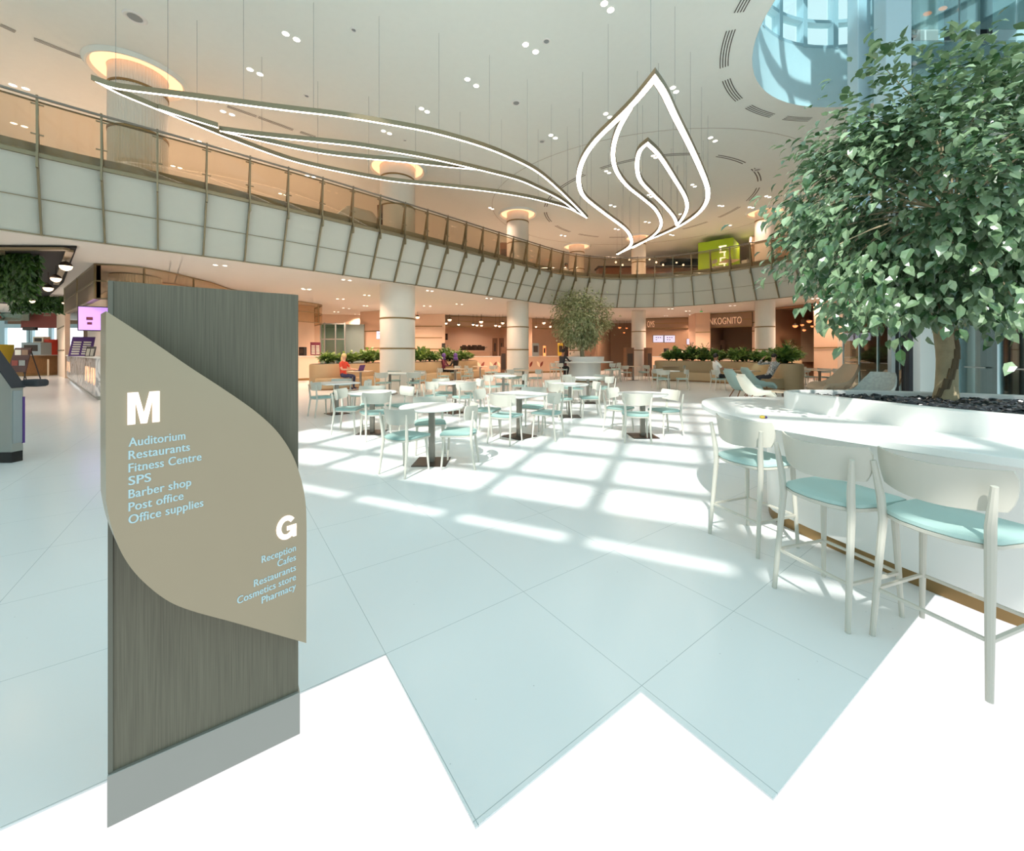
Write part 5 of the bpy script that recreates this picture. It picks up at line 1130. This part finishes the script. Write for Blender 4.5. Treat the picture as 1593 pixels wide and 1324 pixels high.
# shop at far left: bright windows, red brown sign band, wood counter, A-board
q = MB()
for px in (2, 7, 46, 50, 80): a = P(px, 510, 31); q.box((a.x, 31, 2), (.25, .2, 4))
q.box((-39, 31, 3.55), (14, .25, .3)); q.box((-39, 31, .4), (14, .3, .9)); wn5 = struct(q.build('window_5', M['bluegrey']))
q = MB(); q.box((-38.3, 31.15, 2.2), (9, .05, 2.9)); q.build('pane', M['daywin'], wn5)
sb_ = thing('shop_sign_band', 'red brown sign band above the wood counter at far left', 'sign', (XD(65, 27), 27, 3.75)); q = MB(); q.box((0, 0, .1), (2.6, .2, 1.4)); q.build('panel', M['redbrown'], sb_); q = MB(); q.box((.5, -.11, .25), (.5, .02, .12)); q.build('emblem', M['taupe'], sb_)
gs = thing('glass_sign', 'green glass sign panel with a red letter S at the left edge', 'sign', (XD(20, 26.5), 26.5, 4.0)); q = MB(); q.box((0, 0, 0), (2.2, .05, .8)); q.build('panel', M['teal_glass'], gs)
ls = text_mesh('S', 'lettering', M['redbrown'], .5, None, False, 0, gs, .05); place_text(ls, Vector((-.9, -.1, -.3)), Vector((1, 0, 0)), Vector((0, -1, 0)))
wc = counter('wood_counter', 'brown wooden shop counter at far left under the red brown sign', 36, 24.5, 90, 26, 1.32, 1.0, M['wood'])
q = MB(); c = XD(75, 24.7); q.tube([(c, 24.7, 0), (c, 24.7, 1.05)], .04, 6); lt = q.build('post', M['oak'], None); tag(lt, 'slim pale post standing before the wooden shop counter', 'post'); lt.name = 'slim_post'
small_box('yellow_counter', 'yellow counter at the left edge beside the menu easel', 'counter', -6, 10, 536, 574, 25, .8, M['yellow'], on=0)
small_box('glass_case', 'glass display case on the wooden counter at far left', 'case', 42, 72, 533, 545, 25.2, .6, M['grey'], on=1.32)
small_box('red_coffee_machine', 'red machine at the right end of the wooden counter', 'machine', 73, 83, 528, 544, 25.6, .5, M['red'], on=1.32)
small_box('cardboard_box', 'pale boxes on top of the glass display case', 'box', 57, 73, 524, 532, 25.5, .4, M['oak'], on=2.05)
small_box('camera_bar', 'dark horizontal fitting hanging before the bright windows', 'fitting', 37, 57, 509, 514, 24, .15, M['black'])
ab = thing('menu_easel', 'black framed menu easel with food pictures at far left', 'easel', (XD(25, 20.5), 20.5, 0)); q = MB(); wA = XD(40, 20.5)-XD(11, 20.5)
q.loft([[Vector((-wA/2, 0, .45)), Vector((wA/2, 0, .45)), Vector((wA/2*.9, .3, 1.72)), Vector((-wA/2*.9, .3, 1.72))], [Vector((-wA/2, .04, .45)), Vector((wA/2, .04, .45)), Vector((wA/2*.9, .34, 1.72)), Vector((-wA/2*.9, .34, 1.72))]]); q.build('board', mat('board_brown', (66, 36, 30), .5), ab)
for i, (cx_, cz_, m_) in enumerate(((-.17, 1.4, 'cream'), (.2, 1.4, 'taupe'), (-.17, .85, 'redbrown'), (.2, .85, 'patt'))): q = MB(); q.box((cx_, (cz_-.45)*.236-.01, cz_), (.32, .01, .42)); q.build('picture', M[m_], ab)
for sx in (-1, 1):
    q = MB(); q.bar((sx*wA*.4, 0, 0), (sx*wA*.4, .1, .5), .04, .03); q.build('leg', M['black'], ab); q = MB(); q.bar((sx*wA*.4, .75, 0), (sx*wA*.38, .32, 1.6), .04, .03); q.build('leg', M['black'], ab)
# warm wall right of the wooden counter
struct(wallseg(pt(88, 26.5), pt(101, 22.5), 0, ZS, 'wall_left', M['peach2'])); bands(pt(89, 26), pt(100, 22.8), (1.6, 3.0), 'trim_7')
# grey machine cut by the left edge
gm = thing('grey_kiosk_machine', 'grey slant topped machine cut by the left edge of the photo', 'machine', (-6.585, 5.2, 0))
def gv(y, k=0): return [Vector((x, y, z)) for x, z in [(-1.1, .14), (0, .14), (0, .99), (-.37, 1.52), (-1.1, 1.6)]]
q = MB(); q.loft([gv(0), gv(.13)]); q.build('housing', M['plinth'], gm, bevel=.008)
q = MB(); q.box((.006, .06, .60), (.012, .10, .70)); q.build('side_door', M['grey'], gm, bevel=.004)
q = MB(); q.box((.010, .12, .55), (.022, .02, .62)); q.build('purple_stripe', M['purple'], gm)
q = MB(); q.box((-.55, .07, .07), (1.08, .12, .14)); q.build('plinth', M['black'], gm)
q = MB(); q.loft([[Vector((.012, y, .985)), Vector((.012, y, 1.005)), Vector((-.37, y, 1.545)), Vector((-.37, y, 1.52))] for y in (-.01, .14)]); q.build('slanted_lid', M['charcoal'], gm)
q = MB(); q.box((.05, .22, 1.04), (.22, .16, .10)); q.build('tray', M['charcoal'], gm, bevel=.03)
# ------------------------------------------------------------------ right side: glass lobby, canopy, lift shaft
W0, W1 = Vector((12.57, 15, 0)), Vector((10.1, 7.4, 0)); wdv = (W1-W0).normalized(); wn_ = Vector((-wdv.y, wdv.x, 0)); wn_ = wn_ if wn_.x > 0 else -wn_
WL = (W1-W0).length; lob = thing('glass_lobby_wall', 'frameless glass lobby wall with steel pull bars behind the bar counter', 'glass wall', W0)
N_ = 7
for k in range(N_):
    a, b_ = wdv*(WL*k/N_+.02), wdv*(WL*(k+1)/N_-.02); q = MB(); q.prism([a, b_, b_+wn_*.015, a+wn_*.015], .02, 2.75); gl = q.build('glass_panel', M['glass'], lob)
    q = MB(); m_ = a.lerp(b_, .5); q.bar(m_+Vector((0, 0, 1.12))-wn_*.05-wdv*.28, m_+Vector((0, 0, 1.12))-wn_*.05+wdv*.28, .03, .03); q.build('pull_bar', M['plinth'], gl)
for k in range(N_+1): a = wdv*(WL*k/N_); q = MB(); q.box(a+Vector((0, 0, 1.38)), (.035, .035, 2.76)); q.build('edge_post', M['bluegrey'], lob)
q = MB(); q.prism([Vector(), wdv*WL, wdv*WL+wn_*.2, wn_*.2], 2.75, 3.05); q.build('head_rail', M['plinth'], lob)
ca, cb_ = P(1290, 491, 12.6), P(1400, 450, 9.0); cz = 2.72
can = thing('glass_canopy', 'thin glass canopy jutting from the lobby wall left of the tree trunk', 'canopy', (ca.x, ca.y, cz)); q = MB(); e = Vector((cb_.x-ca.x, cb_.y-ca.y, 0)); s_ = Vector((1.6, .9, .06))
q.loft([[Vector(), e, e+s_, s_], [v+Vector((0, 0, .03)) for v in (Vector(), e, e+s_, s_)]]); q.build('glass_plate', M['teal_glass'], can); q = MB(); q.bar(Vector((0, 0, .015)), e+Vector((0, 0, .015)), .05, .06); q.build('edge_rail', M['plinth'], can)
q = MB(); q.bar(s_*.55+e*.3, s_*.55+e*.75, .2, .05); q.build('lamp', M['grey'], can)
# lobby interior: dark wall, lift doors, pale blue columns
q = MB(); q.prism([W0+wn_*3.2, W1+wn_*4.5, W1+wn_*4.7, W0+wn_*3.4], 0, ZS); struct(q.build('wall_lift_lobby', mat('lobby_dark', (84, 88, 86), .5)))
for k, (t, c_, w_) in enumerate(((.12, 'taupe', 1.2), (.3, 'grey', .5), (.52, 'charcoal', 1.3), (.7, 'dark', 1.1), (.86, 'grey', .9))):
    a = W0+wn_*3.0+wdv*(WL*t*1.25); q = MB(); q.box((a.x, a.y, 1.3), (.1, w_, 2.6), rz=math.atan2(wdv.y, wdv.x)-PI/2); dd = struct(q.build('door_%d' % (4+k), M[c_], bevel=.01)); q = MB(); q.box((a.x-.07, a.y, 1.3), (.03, .03, 2.2)); q.build('door_joint', M['black'], dd)
q = MB(); c = W0+wdv*(WL*.47)+wn_*.9; q.lathe([(.16, 0), (.16, ZC)], c, 20); struct(q.build('column', M['bluegrey'], smooth=True))
lp_ = thing('lobby_planter', 'tan pot plant glimpsed behind the glass lobby wall', 'plant', W0+wdv*(WL*.26)+wn_*1.1); q = MB(); q.lathe([(.3, 0), (.38, .9), (.3, .9)], (0, 0, 0), 20); q.build('pot', M['tan'], lp_, smooth=True)
q = MB(); rg = random.Random(9)
for k in range(160): leaf_card(q, Vector((rg.gauss(0, .22), rg.gauss(0, .22), 1.1+rg.random()*.55)), Vector((rg.uniform(-1, 1), rg.uniform(-1, 1), .3)), Vector((0, 0, 1)), .22, .12, rg)
q.build('foliage', M['plant'], lp_)
# lift shaft rising through the ceiling opening
sh = thing('glass_lift_shaft', 'glass lift shaft with blue grey steel posts rising through the ceiling opening', 'lift shaft', (8.6, 8.7, 0)); SO = Vector((8.6, 8.7, 0))
for px, d, w_ in ((1336, 9.3, .30), (1388, 8.7, .56)):
    x = XD(px, d); q = MB(); q.box(Vector((x, d, 9.5))-SO, (w_, .3, 9.8)); q.build('steel_post', M['bluegrey'], sh, bevel=.02)
for z, h in ((8.05, .42), (5.2, .3), (11.4, .3), (3.2, .3)): q = MB(); q.box((2.05, 0.12, z), (3.6, .12, h)); q.build('cross_beam', M['plinth'], sh)
for z in (3.4, 5.9, 8.5, 11.0):
    for k in range(3): q = MB(); q.box((.55+k*1.25, -.06, z+1.2), (1.2, .02, 2.35)); q.build('glass_panel', M['glass'], sh)
for z in (7.75, 8.35):
    for x in (.15, 1.5, 1.75, 3.0): q = MB(); q.ball((x, -.1, z), (.06, .03, .05), 10, 6); q.build('glass_fitting', M['plinth'], sh)
for x, m_, w_ in ((1.12, 'black', .07), (1.3, 'black', .05), (1.0, 'grey', .1), (1.72, 'white', .45), (1.45, 'charcoal', .10), (2.12, 'bluegrey', .2), (2.5, 'grey', .25), (2.9, 'white', .2), (3.4, 'charcoal', .14)):
    q = MB(); q.box((x, 1.3, 7.3), (w_, w_, 14.4)); q.build('guide_rail', M[m_], sh)
q = MB(); q.box((2.75, 1.75, 9.2), (2.0, .1, 10.2)); q.build('back_panel', M['plinth'], sh)
for z in (6.8, 9.5, 12.4): q = MB(); q.box((1.2, 1.25, z), (.5, .2, .2)); q.build('bracket', M['plinth'], sh)
for px, py in ((1443, 21), (1467, 13)): c = P(px, py, 8.75)-SO; q = MB(); q.ball(c, (.09, .05, .035), 12, 6); q.build('oval_lamp', M['orange'], sh)
# ------------------------------------------------------------------ people
def person(label, loc, th, joints, clothes, skin, hairm, hair='short', scale=1.0):
    """joints: dict of points in a frame facing +y; body grown as one skin over connected edges"""
    root = thing('person', label, 'person', loc, math.radians(th-90)); J = {k: Vector(v) for k, v in joints.items()}
    V, E, R, S = [], [], [], []
    def add(p, r, par, seg): V.append(Vector(p)); R.append(r); S.append(seg); (E.append((par, len(V)-1)) if par is not None else None); return len(V)-1
    pel = add(J['pelvis'], .145, None, 'legs'); sp = add(J['pelvis'].lerp(J['chest'], .5), .125, pel, 'torso'); chv = add(J['chest'], .135, sp, 'torso'); nk = add(J['neck'], .055, chv, 'skin')
    hd_ = J['head']; axis = (hd_-J['neck']).normalized(); h1 = add(hd_-axis*.03, .078, nk, 'skin'); h2 = add(hd_+axis*.05, .086, h1, 'skin'); add(hd_+axis*.105, .06, h2, 'skin')
    for s_ in ('L', 'R'):
        sg = -1 if s_ == 'L' else 1
        shd = add(J['sh'+s_], .062, chv, 'sleeve'); el = add(J['el'+s_], .042, shd, 'forearm'); wr = add(J['wr'+s_], .028, el, 'skin'); dirv = (J['wr'+s_]-J['el'+s_]).normalized()
        pm = add(J['wr'+s_]+dirv*.06, .034, wr, 'skin'); side = dirv.cross(Vector((0, 0, 1))); side = side.normalized() if side.length > .1 else Vector((1, 0, 0)); dn = side.cross(dirv)
        for f, (o_, l_) in enumerate(((-.028, .075), (-.010, .085), (.010, .08), (.028, .062))):
            b1 = add(J['wr'+s_]+dirv*.10+side*o_, .0095, pm, 'skin'); b2 = add(J['wr'+s_]+dirv*(.10+l_*.55)+side*o_*1.1-dn*.01, .0085, b1, 'skin'); add(J['wr'+s_]+dirv*(.10+l_)+side*o_*1.1-dn*.03, .007, b2, 'skin')
        t1 = add(J['wr'+s_]+dirv*.05+side*.04*sg, .011, wr, 'skin'); add(J['wr'+s_]+dirv*.09+side*.055*sg, .009, t1, 'skin')
        hp_ = add(J['hip'+s_], .098, pel, 'legs'); kn = add(J['kn'+s_], .062, hp_, 'legs'); cf = add(J['kn'+s_].lerp(J['an'+s_], .35), .056, kn, 'legs'); an = add(J['an'+s_], .038, cf, 'shoe'); toe = add(J['toe'+s_], .034, an, 'shoe')
    me = bpy.data.meshes.new('body'); me.from_pydata(V, E, []); o = bpy.data.objects.new('body', me); COL.objects.link(o)
    bm = bmesh.new(); bm.from_mesh(me); sl_ = bm.verts.layers.skin.verify(); bm.verts.ensure_lookup_table()
    for v, r in zip(bm.verts, R): v[sl_].radius = (r, r)
    bm.verts[0][sl_].use_root = True
    for i in (0, 1, 2): bm.verts[i][sl_].radius = (R[i]*1.22, R[i]*.86)
    bm.to_mesh(me); bm.free()
    md = o.modifiers.new('skin', 'SKIN'); md.use_smooth_shade = True; md.branch_smoothing = .4
    ss = o.modifiers.new('sub', 'SUBSURF'); ss.levels = 1; ss.render_levels = 1
    dg = bpy.context.evaluated_depsgraph_get(); me2 = bpy.data.meshes.new_from_object(o.evaluated_get(dg)); bpy.data.objects.remove(o)
    order = ['skin', 'torso', 'sleeve', 'forearm', 'legs', 'shoe']; mats = {'skin': skin, **clothes}
    me2.materials.clear()
    for k in order: me2.materials.append(mats[k])
    segs = [(V[a], V[b_], S[b_] if S[b_] != 'sleeve' or S[a] == 'sleeve' else 'torso') for a, b_ in E]
    for f in me2.polygons:
        c = f.center; best = None
        for i, (a, b_) in enumerate(E):
            A, B = V[a], V[b_]; ab = B-A; t = max(0, min(1, (c-A).dot(ab)/max(ab.dot(ab), 1e-9))); dd = (c-A-ab*t).length-(R[a]*(1-t)+R[b_]*t)*.8
            if best is None or dd < best[0]: best = (dd, i, t)
        i, t = best[1], best[2]; a, b_ = E[i]; sg = S[b_]
        if sg == 'forearm': sg = 'sleeve' if t < .62 else 'forearm'
        elif sg == 'skin' and S[a] == 'forearm': sg = 'forearm'
        elif sg == 'shoe' and S[a] == 'legs': sg = 'legs' if t < .8 else 'shoe'
        f.material_index = order.index(sg)
    me2.polygons.foreach_set('use_smooth', [True]*len(me2.polygons))
    bo_ = bpy.data.objects.new('body', me2); COL.objects.link(bo_); bo_.parent = root
    # face and hair
    fw = J.get('face', Vector((0, 1, 0))).normalized(); up = axis; rt = fw.cross(up).normalized(); fw = up.cross(rt).normalized()
    H = Matrix((rt, fw, up)).transposed().to_4x4(); H.translation = hd_+axis*.02
    q = MB(); q.ball(None, (.014, .026, .022), 8, 6, M=H @ Matrix.Translation((0, .088, -.008)))
    for sx in (-1, 1): q.ball(None, (.012, .02, .03), 8, 6, M=H @ Matrix.Translation((sx*.082, 0, 0)))
    q.build('nose_and_ears', skin, root, smooth=True)
    q = MB()
    for sx in (-1, 1): q.ball(None, (.014, .008, .008), 8, 6, M=H @ Matrix.Translation((sx*.032, .080, .018)))
    q.build('eyes', M['hair'], root, smooth=True)
    q = MB(); q.ball(None, (.026, .01, .008), 8, 6, M=H @ Matrix.Translation((0, .078, -.048))); q.build('mouth', M['maroon'], root, smooth=True)
    q = MB(); R0 = Matrix.Rotation(.35, 4, 'X')
    if hair == 'scarf':
        q.ball(None, (.105, .112, .128), 16, 12, M=H @ Matrix.Translation((0, -.03, .02)) @ R0); q.ball(None, (.13, .11, .10), 14, 8, M=H @ Matrix.Translation((0, -.02, -.15)))
        q.build('headscarf', hairm, root, smooth=True)
    else:
        q.ball(None, (.098, .102, .10), 16, 12, M=H @ Matrix.Translation((0, -.022, .045)) @ R0)
        if hair == 'long':
            q.ball(None, (.10, .07, .16), 14, 10, M=H @ Matrix.Translation((0, -.055, -.07)))
        q.build('hair', hairm, root, smooth=True)
    root.scale = (scale,)*3; return root
def sit(z=.455, lean=0.0, reach=((-.16, .40, .78), (.16, .40, .78)), elb=((-.27, .14, .80), (.27, .14, .80)), knees=.44, foot=.40, footz=.06, headf=.04, spread=.1):
    d = z-.455; f = lambda p: (p[0], p[1], p[2]+d); ch = (0, -lean*.35, 1.0)
    return dict(pelvis=f((0, 0, .57)), chest=f(ch), neck=f((0, ch[1]+.02, 1.16)), head=f((0, ch[1]+headf, 1.275)), shL=f((-.185, ch[1], 1.07)), shR=f((.185, ch[1], 1.07)),
        elL=f(elb[0]), elR=f(elb[1]), wrL=f(reach[0]), wrR=f(reach[1]), hipL=f((-.095, .03, .55)), hipR=f((.095, .03, .55)), knL=f((-spread, knees, .54)), knR=f((spread, knees, .54)),
        anL=(-spread, foot, footz+.03), anR=(spread, foot, footz+.03), toeL=(-spread, foot+.14, footz-.02), toeR=(spread, foot+.14, footz-.02))
def wear(top, legs, shoe=None, long_=False, skin=None): return dict(torso=top, sleeve=top, forearm=top if long_ else skin, legs=legs, shoe=shoe or M['black'])
person('woman in a red top with blond hair typing on a laptop at the planter bench', (-6.72, 15.75, 0), 345, sit(.45, reach=((-.13, .44, .80), (.13, .44, .80))), wear(M['red'], M['navy'], M['navy'], skin=M['skin']), M['skin'], M['blond'], 'long')
d_ = CAM_H*FPX/(607-HY); lx, ly = XD(561, d_), d_
lt_ = thing('laptop', 'open laptop on the table of the woman in red', 'laptop', (lx-.12, ly+.08, .745), math.radians(75)); q = MB(); q.box((0, 0, .009), (.33, .23, .016)); q.build('keyboard_base', M['charcoal'], lt_, bevel=.004); q = MB(); q.loft([[Vector((-.165, -.115, .018)), Vector((.165, -.115, .018)), Vector((.165, -.19, .23)), Vector((-.165, -.19, .23))], [Vector((-.165, -.124, .018)), Vector((.165, -.124, .018)), Vector((.165, -.199, .23)), Vector((-.165, -.199, .23))]]); q.build('lid', M['purple'], lt_)
person('man in dark grey at the round bar with his back to us', (MANSTOOL[0], MANSTOOL[1], 0), 38, sit(.66, lean=-.3, reach=((-.14, .52, .86), (.14, .52, .86)), elb=((-.30, .26, .84), (.30, .26, .84)), knees=.40, foot=.30, footz=.28), wear(M['charcoal'], M['black'], long_=True), M['skin2'], M['hair'])
wx, wy = XD(1117, 15.4), 15.4
chair(wx, wy, 0, 'pale chair under the man in the white shirt', 'dining chairs')
person('man in a white shirt and black trousers sitting sideways on a chair at right', (wx, wy, 0), 0, sit(.455, lean=.35, reach=((-.1, .62, .82), (.24, .30, .68)), elb=((-.26, .30, .84), (.28, .06, .80)), knees=.50, foot=.62), wear(M['cloth'], M['black'], skin=M['skin2']), M['skin2'], M['hair'])
fd = thing('food_tray', 'white papers and yellow snack on the table before the man in the white shirt', 'tray', (XD(1163, 15.6), 15.6, .745)); q = MB(); q.box((0, 0, .006), (.4, .28, .012)); q.build('tray', M['cloth'], fd); q = MB(); q.box((-.08, 0, .03), (.14, .1, .035)); q.build('snack', M['yellow'], fd, bevel=.01)
jp = sit(.45, lean=.75, reach=((-.20, .02, 1.12), (.14, .14, 1.22)), elb=((-.27, .12, .82), (.30, .22, 1.02)), knees=.46, foot=.80, footz=.06); 
person('man in a black and white patterned shirt leaning back with a hand at his head', (XD(1196, 15.0), 15.0, 0), 190, jp, wear(M['patshirt'], M['charcoal'], long_=True), M['skin'], M['hair'])
person('left of two women in purple headscarves, dressed in maroon', (XD(690, 20.6), 20.6, 0), 350, sit(.45), wear(M['maroon'], M['black'], long_=True), M['skin2'], M['purple'], 'scarf')
person('right of two women in purple headscarves, dressed in black', (XD(709, 20.4), 20.4, 0), 150, sit(.45), wear(M['black'], M['black'], long_=True), M['skin2'], M['purple'], 'scarf')
chair(XD(709, 20.4), 20.4, 150, 'pale chair under the right woman in a purple headscarf', 'dining chairs')
person('person in white seated upstairs behind the railing above the small tree', (XD(880, 24.5), 24.5, ZL), 330, sit(.455), wear(M['cloth'], M['dark'], long_=True), M['skin2'], M['hair'])
chair(XD(880, 24.5), 24.5, 330, 'chair under the person in white upstairs', 'upper floor chairs', ZL)
